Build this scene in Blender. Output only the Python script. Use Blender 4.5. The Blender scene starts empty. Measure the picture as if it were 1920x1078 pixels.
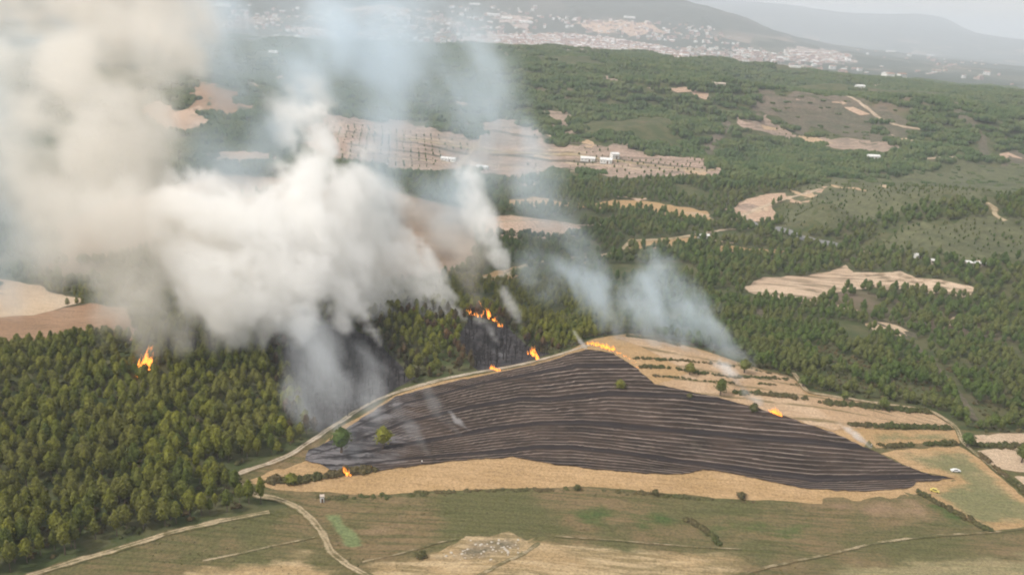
import bpy, math, random
import numpy as np
from mathutils import Vector, Matrix
from mathutils.geometry import delaunay_2d_cdt
random.seed(7)
RNG = np.random.default_rng(11)
SC = bpy.context.scene
COL = SC.collection

# ------------------------------------------------------------------ camera
CAM_H = 160.0
FPX = 1598.0                       # focal length in pixels of the 1920 px wide photograph
PITCH = math.radians(17.8)
ROLL = math.radians(3.5)
cam_d = bpy.data.cameras.new('camera')
cam_d.sensor_width = 36.0
cam_d.lens = 36.0 * FPX / 1920.0
cam_d.clip_start = 1.0
cam_d.clip_end = 60000.0
cam = bpy.data.objects.new('camera', cam_d)
COL.objects.link(cam)
_f = np.array([0, math.cos(PITCH), -math.sin(PITCH)])
_r0 = np.array([1.0, 0, 0]); _u0 = np.array([0, math.sin(PITCH), math.cos(PITCH)])
_r = math.cos(ROLL) * _r0 + math.sin(ROLL) * _u0
_u = -math.sin(ROLL) * _r0 + math.cos(ROLL) * _u0
M = Matrix(((_r[0], _u[0], -_f[0], 0), (_r[1], _u[1], -_f[1], 0), (_r[2], _u[2], -_f[2], CAM_H), (0, 0, 0, 1)))
cam.matrix_world = M
SC.camera = cam

# ------------------------------------------------------------------ world and sun
SUN_EL, SUN_AZ = math.radians(50), math.radians(-112)       # azimuth measured from +Y towards +X
w = bpy.data.worlds.new('World'); SC.world = w; w.use_nodes = True
wn = w.node_tree
sky = wn.nodes.new('ShaderNodeTexSky'); sky.sky_type = 'NISHITA'; sky.sun_disc = False
sky.sun_elevation = SUN_EL; sky.sun_rotation = SUN_AZ
sky.air_density = 1.0; sky.dust_density = 5.0; sky.ozone_density = 1.0; sky.altitude = 300
# clear Nishita sky seen through a bright, even, cream coloured layer of high cloud and smoke
wn.links.new(sky.outputs[0], wn.nodes['Background'].inputs['Color'])
wn.nodes['Background'].inputs['Strength'].default_value = 0.06
bg2 = wn.nodes.new('ShaderNodeBackground'); bg2.inputs['Color'].default_value = (0.62, 0.585, 0.535, 1); bg2.inputs['Strength'].default_value = 1.2
ad = wn.nodes.new('ShaderNodeAddShader'); wn.links.new(wn.nodes['Background'].outputs[0], ad.inputs[0]); wn.links.new(bg2.outputs[0], ad.inputs[1])
wn.links.new(ad.outputs[0], wn.nodes['World Output'].inputs['Surface'])
sd = bpy.data.lights.new('sun', 'SUN'); sd.energy = 2.9; sd.angle = math.radians(6); sd.color = (1.0, 0.955, 0.895)
so = bpy.data.objects.new('sun', sd); COL.objects.link(so)
sdir = Vector((math.sin(SUN_AZ) * math.cos(SUN_EL), math.cos(SUN_AZ) * math.cos(SUN_EL), math.sin(SUN_EL)))
so.rotation_euler = sdir.to_track_quat('Z', 'Y').to_euler(); so.location = (-300, 200, 900)

SC.view_settings.view_transform = 'Standard'; SC.view_settings.look = 'None'
SC.view_settings.gamma = 1.0; SC.view_settings.use_curve_mapping = False
SC.view_settings.exposure = 0.04
SC.render.engine = 'CYCLES'
cy = SC.cycles
cy.max_bounces = 16; cy.diffuse_bounces = 2; cy.glossy_bounces = 1; cy.transmission_bounces = 1
cy.volume_bounces = 14; cy.transparent_max_bounces = 12
cy.volume_step_rate = 2.0; cy.volume_max_steps = 512
cy.use_adaptive_sampling = True; cy.adaptive_threshold = 0.03
cy.use_denoising = True
cy.sample_clamp_indirect = 4.0
cy.filter_width = 2.0
SC.render.film_transparent = False

# ------------------------------------------------------------------ tracing helpers
def rays(px, py):
    px = np.asarray(px, float); py = np.asarray(py, float)
    d = _f[None] * FPX + (px - 960)[:, None] * _r[None] - (py - 539)[:, None] * _u[None]
    return d / np.linalg.norm(d, axis=1)[:, None]
def on_plane(px, py, z):
    d = rays([px], [py])[0]; t = (z - CAM_H) / d[2]
    return d[0] * t, d[1] * t
def at_dist(px, py, D):
    d = rays([px], [py])[0]; t = D / math.hypot(d[0], d[1])
    return d[0] * t, d[1] * t, CAM_H + d[2] * t
def project(x, y, z):
    v = np.stack([x, y, z - CAM_H], -1)
    a, b, c = v @ _r, v @ _u, v @ _f
    return 960 + FPX * a / c, 539 - FPX * b / c, c

def hash2(i, j, s):
    n = (i.astype(np.int64) * 374761393 + j.astype(np.int64) * 668265263 + s * 2147483647) & 0xffffffff
    n = ((n ^ (n >> 13)) * 1274126177) & 0xffffffff
    return ((n ^ (n >> 16)) & 0xffff) / 65535.0
def vnoise(x, y, s=0):
    i, j = np.floor(x), np.floor(y); fx, fy = x - i, y - j
    fx = fx * fx * (3 - 2 * fx); fy = fy * fy * (3 - 2 * fy)
    a = hash2(i, j, s); b = hash2(i + 1, j, s); c = hash2(i, j + 1, s); d = hash2(i + 1, j + 1, s)
    return (a + (b - a) * fx) * (1 - fy) + (c + (d - c) * fx) * fy
def fbm(x, y, o=4, s=0):
    v = 0; a = 0.5; t = 0
    for k in range(o):
        v = v + a * vnoise(x * 2 ** k + 17.3 * k, y * 2 ** k - 9.1 * k, s + k); t += a; a *= 0.5
    return v / t - 0.5

# ------------------------------------------------------------------ terrain heights
# (px, py, height) of points one can tell in the photograph; 'D' rows give a distance instead
CP = [(60,1070,0),(300,1000,1),(480,950,1),(0,900,3),(200,850,4),(400,800,4),(0,750,7),(200,740,8),(380,690,10),
 (0,672,9),(150,655,8),(300,658,10),(480,640,10),(620,608,9),(540,860,1),(568,790,1),(580,720,-2),(600,680,0),(640,740,-1),(520,700,6),
 (690,640,6),(600,860,1),(740,740,6),(900,700,10),(1080,655,14),(1115,640,14),(960,860,1),(1000,780,6),(1300,800,5),
 (1300,890,0),(1600,920,-1),(1790,900,-1),(1300,655,13),(1490,712,8),(1740,775,4),(1800,810,2),(1920,810,0),(1700,850,2),
 (700,1000,-1),(960,1000,0),(960,1078,2),(1300,1000,-2),(1600,1000,-2),(1920,1000,-2),(1400,1078,0),(1900,1078,0),(700,1078,1),(300,1078,0),
 (720,640,8),(760,578,13),(850,576,12),(905,598,9),(800,690,9),(900,650,6),(960,640,6),(1010,655,7),
 (1030,600,-4),(1000,540,-14),(940,520,-18),(1090,560,-10),
 (60,640,-6),(150,600,-14),(40,545,-18),(0,500,-22),(300,520,-24),(600,500,-24),(800,480,-24),(300,400,-24),(600,400,-22),(850,420,-20),
 (1200,560,-8),(1350,560,-8),(1450,620,-4),(1600,660,-2),(1800,720,-2),(1900,760,-2),(1700,540,-12),(1500,530,-12),(1900,580,-10),
 (1600,480,-18),(1480,440,-22),(1200,450,-18),(1050,430,-20),(1100,390,-20),(1300,400,-22),(1250,620,4),
 (1700,372,22),(1880,372,22),(1550,380,14),(1600,432,-10),(1900,405,-4),(1750,450,8),(1900,455,8),(1500,320,0),(1700,300,10),(1900,290,14),(1400,350,-8),
 (840,88,72),(700,95,65),(560,105,50),(1000,94,74),(1110,96,78),(1200,104,76),(1280,118,72),(1400,135,66),(1500,150,62),(1620,165,62),(1760,175,60),(1900,190,64),
 (1200,180,52),(1100,250,14),(1300,265,12),(900,200,22),(880,255,2),(1360,190,52),(1340,300,-4),(1020,300,-8),(700,260,-6),(500,220,0),(300,220,-5),
 (1500,200,48),(1600,230,34),(1750,270,26),(1850,240,44),(1450,250,18),(1000,160,50),(400,150,30),(640,180,20),(200,120,30),(0,120,30)]
CD = [(600,70,3200,0),(900,70,3600,0),(1100,75,4300,5),(1250,95,4300,0),(1400,110,4300,0),(1550,130,4300,-10),(1750,150,4000,-20),(1900,160,4000,-20),
 (400,60,4000,0),(100,40,4000,0)]
PTS = []
for a, b, z in CP:
    x, y = on_plane(a, b, z); PTS.append((x, y, z))
for a, b, D, z in CD:
    x, y, zz = at_dist(a, b, D); PTS.append((x, y, z))
def farpt(a, D, z):
    x, y, zz = at_dist(a, 60, D); PTS.append((x, y, z))
for a, zz in ((0,330),(300,380),(640,420),(960,430),(1150,400),(1270,350),(1340,285),(1400,215),(1450,140),(1500,50),(1560,5),(1650,-10),(1750,-10),(1920,-10)):
    farpt(a, 7600, zz)
for a, zz in ((0,20),(300,25),(640,30),(960,40),(1150,30),(1300,10),(1500,0),(1750,-10),(1920,-10)):
    farpt(a, 5600, zz)
for a, zz in ((0,430),(640,430),(1100,430),(1300,430),(1420,440),(1500,425),(1540,390),(1600,385),(1680,400),(1740,408),(1775,390),(1800,300),(1840,170),(1900,120),(1960,180),(2050,220)):
    farpt(a, 18000, 160 + (zz - 160) * 18 / 11)
for a in (0, 640, 960, 1280, 1450, 1600, 1750, 1920): farpt(a, 12500, -20 if a > 1400 else 250)
for a in (0, 640, 1280, 1920): farpt(a, 24000, 0)
for uu in (-2.6, -1.3, 1.3, 2.6):
    for rr in (60, 300, 1500, 8000): PTS.append((math.sin(uu) * rr, math.cos(uu) * rr, 0))
PTS += [(0, 40, -2), (-40, 90, 0), (50, 120, 0)]
PTS = np.array(PTS)
def feat(x, y):
    r = np.maximum(np.hypot(x, y), 20)
    return np.clip(np.arctan2(x, y), -2.7, 2.7), np.log(r)
_pu, _pw = feat(PTS[:, 0], PTS[:, 1]); _c2 = 0.03 ** 2
def _phi(du, dw): return np.sqrt(du * du + dw * dw + _c2)
_n = len(PTS)
A = np.zeros((_n + 3, _n + 3)); A[:_n, :_n] = _phi(_pu[:, None] - _pu[None], _pw[:, None] - _pw[None]) + np.eye(_n) * 0.004 * -1
A[:_n, _n] = 1; A[:_n, _n + 1] = _pu; A[:_n, _n + 2] = _pw; A[_n:, :_n] = A[:_n, _n:].T
_wt = np.linalg.solve(A, np.concatenate([PTS[:, 2], [0, 0, 0]]))
def h_raw(x, y):
    u, v = feat(x, y); out = np.empty(u.shape); uf, vf, of = u.ravel(), v.ravel(), out.ravel()
    for s in range(0, len(uf), 40000):
        a, b = uf[s:s + 40000], vf[s:s + 40000]
        of[s:s + 40000] = _phi(a[:, None] - _pu[None], b[:, None] - _pw[None]) @ _wt[:_n] + _wt[_n] + _wt[_n + 1] * a + _wt[_n + 2] * b
    h = of.reshape(u.shape); r = np.hypot(x, y)
    k = np.clip((r - 420) / 900, 0, 1)
    h = h + fbm(x / 60, y / 60, 3, 3) * 1.6 * np.clip((r - 120) / 200, .3, 1)
    h = h + (fbm(x / 260, y / 260, 5, 9) * 34 + (0.25 - np.abs(fbm(x / 520 + 3, y / 420, 4, 14))) * 115 - 18 + (0.25 - np.abs(fbm(x / 200 + 3, y / 170, 4, 15))) * 26) * k * (1 - 0.3 * np.clip((r - 3000) / 2000, 0, 1))
    h = h + fbm(x / 1500, y / 1500, 4, 5) * 80 * np.clip((r - 5800) / 2500, 0, 1)
    return h
TH = np.concatenate([np.linspace(-math.pi, -0.86, 60)[:-1], np.linspace(-0.86, 0.86, 620), np.linspace(0.86, math.pi, 60)[1:]])
LW = np.concatenate([np.linspace(math.log(20), math.log(170), 20)[:-1], np.linspace(math.log(170), math.log(24500), 600)])
_T, _L = np.meshgrid(TH, LW, indexing='ij')
GX, GY = np.sin(_T) * np.exp(_L), np.cos(_T) * np.exp(_L)
GH = h_raw(GX, GY)
GH[0] = GH[-1] = (GH[0] + GH[-1]) / 2
def H(x, y):
    x = np.asarray(x, float); y = np.asarray(y, float)
    th = np.arctan2(x, y); lw = np.log(np.maximum(np.hypot(x, y), 20.01))
    i = np.clip(np.searchsorted(TH, th) - 1, 0, len(TH) - 2); j = np.clip(np.searchsorted(LW, lw) - 1, 0, len(LW) - 2)
    a = np.clip((th - TH[i]) / (TH[i + 1] - TH[i]), 0, 1); b = np.clip((lw - LW[j]) / (LW[j + 1] - LW[j]), 0, 1)
    return (GH[i, j] * (1 - a) + GH[i + 1, j] * a) * (1 - b) + (GH[i, j + 1] * (1 - a) + GH[i + 1, j + 1] * a) * b
_ts = np.exp(np.linspace(math.log(120), math.log(24000), 960))
def hit(pts):
    """pixels -> points on the terrain (first hit); a third number fixes the height instead"""
    out = np.zeros((len(pts), 2)); idx = [k for k, p in enumerate(pts) if len(p) == 2]
    for k, p in enumerate(pts):
        if len(p) == 3: out[k] = on_plane(*p)
    if idx:
        d = rays([pts[k][0] for k in idx], [pts[k][1] for k in idx])
        hx = np.hypot(d[:, 0], d[:, 1])
        X = d[:, 0:1] / hx[:, None] * _ts; Y = d[:, 1:2] / hx[:, None] * _ts; Z = CAM_H + d[:, 2:3] / hx[:, None] * _ts
        g = Z - H(X, Y)
        for m, k in enumerate(idx):
            n = np.argmax(g[m] < 0)
            if g[m, n] >= 0: n = len(_ts) - 1
            f = g[m, n - 1] / (g[m, n - 1] - g[m, n]) if n else 0
            t = _ts[n - 1] + f * (_ts[n] - _ts[n - 1])
            out[k] = d[m, 0] / hx[m] * t, d[m, 1] / hx[m] * t
    return out
def P(px, py):
    q = hit([(px, py)])[0]; return float(q[0]), float(q[1]), float(H(q[0], q[1]))
def inside(poly, x, y):
    r = np.zeros(x.shape, bool); j = len(poly) - 1
    for i in range(len(poly)):
        xi, yi = poly[i]; xj, yj = poly[j]
        if yi != yj:
            r ^= ((yi > y) != (yj > y)) & (x < (xj - xi) * (y - yi) / (yj - yi) + xi)
        j = i
    return r
def near_line(line, x, y):
    d = np.full(x.shape, 1e9)
    for (ax, ay), (bx, by) in zip(line[:-1], line[1:]):
        vx, vy = bx - ax, by - ay; t = np.clip(((x - ax) * vx + (y - ay) * vy) / (vx * vx + vy * vy + 1e-9), 0, 1)
        d = np.minimum(d, np.hypot(x - ax - t * vx, y - ay - t * vy))
    return d

# ------------------------------------------------------------------ object helpers
def tag(o, label=None, cat=None, group=None, kind=None):
    if label: o['label'] = label
    if cat: o['category'] = cat
    if group: o['group'] = group
    if kind: o['kind'] = kind
    return o
def mesh_np(name, V, F, mats, mi=None, smooth=False):
    V = np.asarray(V, np.float32); me = bpy.data.meshes.new(name)
    if isinstance(F, np.ndarray):
        n, k = F.shape
        me.vertices.add(len(V)); me.vertices.foreach_set('co', V.ravel())
        me.loops.add(n * k); me.loops.foreach_set('vertex_index', F.ravel().astype(np.int32))
        me.polygons.add(n); me.polygons.foreach_set('loop_start', np.arange(0, n * k, k, dtype=np.int32))
        me.update(calc_edges=True)
    else:
        me.from_pydata([tuple(v) for v in V], [], F); me.update()
    for m in (mats if isinstance(mats, (list, tuple)) else [mats]): me.materials.append(m)
    if mi is not None: me.polygons.foreach_set('material_index', np.asarray(mi, np.int32))
    if smooth: me.polygons.foreach_set('use_smooth', np.ones(len(me.polygons), bool))
    me.update()
    return me
def link(name, data, loc=(0, 0, 0), parent=None, rz=0.0, sc=1.0):
    o = bpy.data.objects.new(name, data); COL.objects.link(o); o.location = loc
    o.rotation_euler = (0, 0, rz); o.scale = (sc, sc, sc) if not isinstance(sc, tuple) else sc
    if parent: o.parent = parent
    return o
class MB:
    def __init__(s): s.v = []; s.f = []; s.m = []
    def add(s, V, F, m=0):
        b = len(s.v); s.v += [tuple(map(float, q)) for q in V]; s.f += [tuple(i + b for i in f) for f in F]; s.m += [m] * len(F)
    def box(s, cx, cy, cz, sx, sy, sz, rz=0, m=0, top=1.0):
        c, sn = math.cos(rz), math.sin(rz); V = []
        for dz, k in ((-.5, 1), (.5, top)):
            for dx, dy in ((-.5, -.5), (.5, -.5), (.5, .5), (-.5, .5)):
                a, b = dx * sx * k, dy * sy * k; V.append((cx + a * c - b * sn, cy + a * sn + b * c, cz + dz * sz))
        s.add(V, [(0, 3, 2, 1), (4, 5, 6, 7), (0, 1, 5, 4), (1, 2, 6, 5), (2, 3, 7, 6), (3, 0, 4, 7)], m)
    def gable(s, cx, cy, z, sx, sy, h, rz=0, m=0):
        c, sn = math.cos(rz), math.sin(rz)
        L = [(-.5, -.5, 0), (.5, -.5, 0), (.5, .5, 0), (-.5, .5, 0), (-.5, 0, 1), (.5, 0, 1)]
        V = [(cx + a * sx * c - b * sy * sn, cy + a * sx * sn + b * sy * c, z + k * h) for a, b, k in L]
        s.add(V, [(0, 1, 5, 4), (2, 3, 4, 5), (0, 4, 3), (1, 2, 5), (0, 3, 2, 1)], m)
    def tube(s, pts, rad, n=6, m=0):
        V = []; 
        for k, p in enumerate(pts):
            q = Vector(pts[min(k + 1, len(pts) - 1)]) - Vector(pts[max(k - 1, 0)]); q.normalize()
            a = q.orthogonal().normalized(); b = q.cross(a)
            for i in range(n):
                t = 2 * math.pi * i / n; V.append(tuple(Vector(p) + (a * math.cos(t) + b * math.sin(t)) * rad[k]))
        F = [(k * n + i, k * n + (i + 1) % n, (k + 1) * n + (i + 1) % n, (k + 1) * n + i) for k in range(len(pts) - 1) for i in range(n)]
        F.append(tuple(range(n))[::-1]); F.append(tuple(range((len(pts) - 1) * n, len(pts) * n)))
        s.add(V, F, m)
    def mesh(s, name, mats): return mesh_np(name, s.v, s.f, mats, s.m)

# ------------------------------------------------------------------ materials
def newmat(name, rough=0.95):
    m = bpy.data.materials.new(name); m.use_nodes = True; t = m.node_tree
    b = t.nodes['Principled BSDF']; b.inputs['Roughness'].default_value = rough
    b.inputs['Specular IOR Level'].default_value = 0.15
    return m, t, b
def N(t, typ, **kw):
    n = t.nodes.new(typ)
    for k, v in kw.items(): setattr(n, k, v)
    return n
def mixc(t, fac, a, b, mode='MIX'):
    n = N(t, 'ShaderNodeMix', data_type='RGBA', blend_type=mode)
    for s, v in ((0, fac), (6, a), (7, b)):
        if hasattr(v, 'links'): t.links.new(v, n.inputs[s])
        else: n.inputs[s].default_value = v if s == 0 else (*v, 1) if len(v) == 3 else v
    return n.outputs[2]
def math_(t, op, a, b=None, c=None, clamp=False):
    n = N(t, 'ShaderNodeMath', operation=op, use_clamp=clamp)
    for i, v in enumerate((a, b, c)):
        if v is None: continue
        if hasattr(v, 'links'): t.links.new(v, n.inputs[i])
        else: n.inputs[i].default_value = v
    return n.outputs[0]
def smooth(t, v, lo, hi, a=0.0, b=1.0):
    n = N(t, 'ShaderNodeMapRange', interpolation_type='SMOOTHSTEP'); t.links.new(v, n.inputs[0])
    n.inputs[1].default_value = lo; n.inputs[2].default_value = hi; n.inputs[3].default_value = a; n.inputs[4].default_value = b
    return n.outputs[0]
def noise(t, vec, scale, detail=4, rough=0.55, dist=0.0):
    n = N(t, 'ShaderNodeTexNoise'); t.links.new(vec, n.inputs['Vector']); n.inputs['Scale'].default_value = scale
    n.inputs['Detail'].default_value = detail; n.inputs['Roughness'].default_value = rough; n.inputs['Distortion'].default_value = dist
    return n.outputs['Fac']
def pos(t, rot=0.0, sc=(1, 1, 1), off=(0, 0, 0)):
    g = N(t, 'ShaderNodeNewGeometry'); m = N(t, 'ShaderNodeMapping'); t.links.new(g.outputs['Position'], m.inputs[0])
    m.inputs['Rotation'].default_value = (0, 0, rot); m.inputs['Scale'].default_value = sc; m.inputs['Location'].default_value = off
    return m.outputs[0]
SPECS = {}
def fieldcol(t, spec):
    a, b, c, rot, big, streak, sstr, far, speck = spec
    p = pos(t, 0, (1 / far,) * 3)
    n1 = noise(t, p, big, 5, 0.6, 0.6)
    n2 = noise(t, pos(t, rot, (streak[0] / far, streak[1] / far, 1 / far)), 1.0, 4, 0.6, 0.3)
    n3 = noise(t, p, 1.1, 3, 0.7)
    col = mixc(t, smooth(t, n1, 0.40, 0.60), a, b)
    col = mixc(t, math_(t, 'MULTIPLY', smooth(t, n2, 0.42, 0.66), sstr), col, c)
    x = N(t, 'ShaderNodeVectorMath', operation='SCALE'); t.links.new(col, x.inputs[0])
    t.links.new(smooth(t, n3, 0.25, 0.75, 1 - speck, 1 + speck), x.inputs['Scale'])
    return x.outputs[0], math_(t, 'ADD', n3, n2)
def fieldmat(name, a, b, c, rot=0.0, big=1 / 40, streak=(1 / 30, 1 / 1.6), sstr=0.5, bump=0.15, far=1.0, speck=0.3, under=None, wear=0):
    """soil or stubble: three earth colours, broad patches, drawn-out streaks along the working direction, fine speckle;
    with UNDER the worn edge of the plot runs out into the neighbouring ground (vertex attribute edge)"""
    m, t, bs = newmat(name)
    SPECS[m.name] = (a, b, c, rot, big, streak, sstr, far, speck)
    col, hh = fieldcol(t, SPECS[m.name])
    if under:
        c2, _ = fieldcol(t, SPECS[under])
        at = N(t, 'ShaderNodeAttribute', attribute_name='edge')
        nn = noise(t, pos(t, 0.05, (1 / 7, 1 / 4, 1) if wear else (1 / 14, 1 / 5, 1)), 1.0, 5, 0.65)
        f = smooth(t, math_(t, 'ADD', at.outputs['Fac'], math_(t, 'MULTIPLY', math_(t, 'SUBTRACT', nn, 0.5), wear * 2.0 or 1.6)), 0.15 + wear * .16, 0.75 + wear * .2)
        f = math_(t, 'MULTIPLY', f, smooth(t, at.outputs['Fac'], 0.0, 0.12))
        col = mixc(t, f, c2, col)
    t.links.new(col, bs.inputs['Base Color'])
    bp = N(t, 'ShaderNodeBump'); bp.inputs['Strength'].default_value = 0.6; bp.inputs['Distance'].default_value = bump
    t.links.new(hh, bp.inputs['Height']); t.links.new(bp.outputs[0], bs.inputs['Normal'])
    return m
MT = {}
MT['tan'] = fieldmat('stubble straw', (0.345, 0.228, 0.112), (0.39, 0.262, 0.138), (0.265, 0.172, 0.083), 0.05, sstr=0.55)
MT['tan_pale'] = fieldmat('bleached stubble', (0.43, 0.32, 0.22), (0.48, 0.37, 0.26), (0.36, 0.26, 0.17), 0.1, sstr=0.4)
MT['terrace'] = fieldmat('terraced stubble', (0.38, 0.27, 0.17), (0.44, 0.32, 0.21), (0.30, 0.20, 0.11), -0.1, sstr=0.5)
MT['pink'] = fieldmat('pinkish dry soil', (0.40, 0.28, 0.20), (0.47, 0.34, 0.25), (0.30, 0.21, 0.15), 0.15, far=2.5, sstr=0.5)
MT['dull'] = fieldmat('dull brown plain soil', (0.24, 0.17, 0.12), (0.30, 0.22, 0.16), (0.16, 0.12, 0.08), 0.15, far=3, sstr=0.6)
MT['rust'] = fieldmat('rusty scrub soil', (0.27, 0.165, 0.10), (0.32, 0.20, 0.125), (0.16, 0.105, 0.06), 0.2, sstr=0.6)
MT['farm'] = fieldmat('orchard soil', (0.36, 0.26, 0.205), (0.29, 0.22, 0.17), (0.16, 0.13, 0.10), 0.25, far=4, streak=(1 / 60, 1 / 2.4), sstr=0.8)
MT['grass'] = fieldmat('dry meadow', (0.105, 0.098, 0.042), (0.175, 0.125, 0.066), (0.068, 0.074, 0.027), 0.04, big=1 / 45, sstr=0.7)
MT['track_far'] = fieldmat('far pale track', (0.42, 0.33, 0.24), (0.36, 0.28, 0.20), (0.30, 0.24, 0.17), 0.3, far=4, streak=(1 / 8, 1 / 8), sstr=0.4)
MT['path'] = fieldmat('faint path', (0.34, 0.275, 0.175), (0.28, 0.225, 0.14), (0.22, 0.18, 0.11), 0.3, streak=(1 / 8, 1 / 8), sstr=0.5, under='dry meadow', wear=2.2)
MT['road'] = fieldmat('dirt road', (0.46, 0.39, 0.31), (0.40, 0.33, 0.25), (0.34, 0.28, 0.21), 0.3, streak=(1 / 8, 1 / 8), sstr=0.4, under='dry meadow', wear=.7)
MT['track'] = fieldmat('pale track', (0.42, 0.33, 0.22), (0.34, 0.27, 0.17), (0.27, 0.22, 0.13), 0.3, streak=(1 / 8, 1 / 8), sstr=0.5, under='dry meadow', wear=1.1)
MT['green'] = fieldmat('damp green grass', (0.050, 0.080, 0.022), (0.075, 0.095, 0.032), (0.11, 0.105, 0.045), 0.0, sstr=0.5, under='dry meadow')
MT['lime'] = fieldmat('young green crop', (0.13, 0.17, 0.07), (0.15, 0.18, 0.08), (0.12, 0.14, 0.06), 0.9, sstr=0.3, under='dry meadow')
MT['olive'] = fieldmat('olive pasture', (0.17, 0.16, 0.078), (0.23, 0.19, 0.10), (0.125, 0.135, 0.058), 0.05, sstr=0.6, under='stubble straw')
MT['olive_low'] = fieldmat('olive pasture below', (0.22, 0.185, 0.10), (0.27, 0.22, 0.12), (0.15, 0.15, 0.07), 0.05, sstr=0.6, under='dry meadow')
MT['brown'] = fieldmat('ploughed brown soil', (0.21, 0.14, 0.085), (0.24, 0.17, 0.10), (0.16, 0.12, 0.07), 0.1, sstr=0.5, under='dry meadow')
MT['straw'] = fieldmat('pale straw rows', (0.31, 0.22, 0.115), (0.20, 0.155, 0.078), (0.44, 0.335, 0.20), 0.12, big=1 / 25, streak=(1 / 22, 1 / 2.2), sstr=0.85, under='dry meadow')
MT['townsoil'] = fieldmat('built up ground', (0.42, 0.33, 0.29), (0.36, 0.29, 0.25), (0.20, 0.18, 0.15), 0.1, far=22, streak=(1 / 6, 1 / 3), sstr=0.8)
MT['asphalt'] = fieldmat('grey road', (0.20, 0.20, 0.20), (0.17, 0.17, 0.17), (0.23, 0.22, 0.21), 0.3, sstr=0.3)
MT['char'] = fieldmat('charred ground', (0.030, 0.028, 0.030), (0.060, 0.055, 0.058), (0.10, 0.09, 0.09), 0.4, big=1 / 12, streak=(1 / 6, 1 / 6), sstr=0.5)
MT['scrub'] = fieldmat('grey brown scrub', (0.15, 0.12, 0.09), (0.11, 0.095, 0.065), (0.07, 0.075, 0.045), 0.4, far=4, streak=(1 / 8, 1 / 5), sstr=0.7)
MT['scrubhill'] = fieldmat('green scrub hillside', (0.085, 0.092, 0.045), (0.105, 0.108, 0.055), (0.055, 0.065, 0.032), 0.1, far=6, streak=(1 / 20, 1 / 6), sstr=0.6)
MT['rockbed'] = fieldmat('stony ground', (0.20, 0.15, 0.09), (0.13, 0.11, 0.07), (0.34, 0.28, 0.20), 0.4, big=1 / 6, streak=(1 / 3, 1 / 3), sstr=0.5, under='pale straw rows')

def terrain_mat():
    m, t, bs = newmat('wooded ground')
    g = N(t, 'ShaderNodeNewGeometry'); p = g.outputs['Position']
    near = noise(t, p, 1 / 14, 5, 0.65)
    col = mixc(t, smooth(t, near, 0.38, 0.64), (0.052, 0.068, 0.024), (0.098, 0.095, 0.045))
    big = noise(t, p, 1 / 170, 5, 0.6, 0.5)
    col = mixc(t, smooth(t, big, 0.56, 0.68), col, (0.15, 0.115, 0.08))
    # far country: a patchwork of woods, orchards and pale plots
    vs = N(t, 'ShaderNodeTexVoronoi', voronoi_dimensions='2D'); mp = pos(t, 0.25, (1 / 260, 1 / 420, 1))
    t.links.new(mp, vs.inputs['Vector']); vs.inputs['Scale'].default_value = 1.0
    sep = N(t, 'ShaderNodeSeparateColor'); t.links.new(vs.outputs['Color'], sep.inputs[0])
    wood = noise(t, p, 1 / 900, 5, 0.6)
    farc = mixc(t, smooth(t, sep.outputs[0], 0.2, 0.9), (0.05, 0.06, 0.04), (0.12, 0.115, 0.08))
    farc = mixc(t, math_(t, 'GREATER_THAN', sep.outputs[1], 0.80), farc, (0.24, 0.19, 0.15))
    farc = mixc(t, smooth(t, wood, 0.46, 0.56), farc, (0.045, 0.055, 0.035))
    ln = N(t, 'ShaderNodeVectorMath', operation='LENGTH'); t.links.new(p, ln.inputs[0])
    col = mixc(t, smooth(t, ln.outputs['Value'], 3000, 3700), col, farc)
    hi = N(t, 'ShaderNodeSeparateXYZ'); t.links.new(p, hi.inputs[0])
    col = mixc(t, smooth(t, hi.outputs[2], 60, 150, 0.0, 0.8), col, (0.05, 0.058, 0.04))
    t.links.new(col, bs.inputs['Base Color'])
    bp = N(t, 'ShaderNodeBump'); bp.inputs['Strength'].default_value = 0.7; bp.inputs['Distance'].default_value = 1.2
    t.links.new(near, bp.inputs['Height']); t.links.new(bp.outputs[0], bs.inputs['Normal'])
    return m
nt, nl = GX.shape
ii = np.arange(nt * nl).reshape(nt, nl)
F = np.stack([ii[:-1, :-1], ii[:-1, 1:], ii[1:, 1:], ii[1:, :-1]], -1).reshape(-1, 4)
F = F[:, ::-1]
V = np.stack([GX, GY, GH], -1).reshape(-1, 3)
V = np.concatenate([V, [[0, 0, float(GH[:, 0].mean())]]])
ground_me = mesh_np('ground', V, F, terrain_mat(), smooth=True)
link('ground', ground_me).__setitem__('kind', 'structure')

# ------------------------------------------------------------------ draped sheets for fields and roads
GUIDES = [
 [(560,850),(640,790),(740,735),(900,697),(1080,650),(1200,640),(1400,680),(1500,705),(1800,800),(1940,830)],
 [(560,858),(640,815),(760,760),(900,722),(1080,690),(1200,690),(1400,715),(1550,740),(1800,810),(1940,840)],
 [(560,862),(640,840),(760,795),(880,768),(973,753),(1030,755),(1140,743),(1280,748),(1400,760),(1550,775),(1800,815),(1940,850)],
 [(560,866),(640,858),(760,838),(920,810),(1010,798),(1090,797),(1280,815),(1500,833),(1625,845),(1800,850),(1940,860)],
 [(560,870),(650,876),(780,862),(950,850),(1010,843),(1070,844),(1180,856),(1280,871),(1400,888),(1530,905),(1620,902),(1700,900),(1800,896),(1940,890)],
 [(560,905),(650,910),(780,905),(960,885),(1100,890),(1300,908),(1450,928),(1600,936),(1800,925),(1940,920)]]
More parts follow.
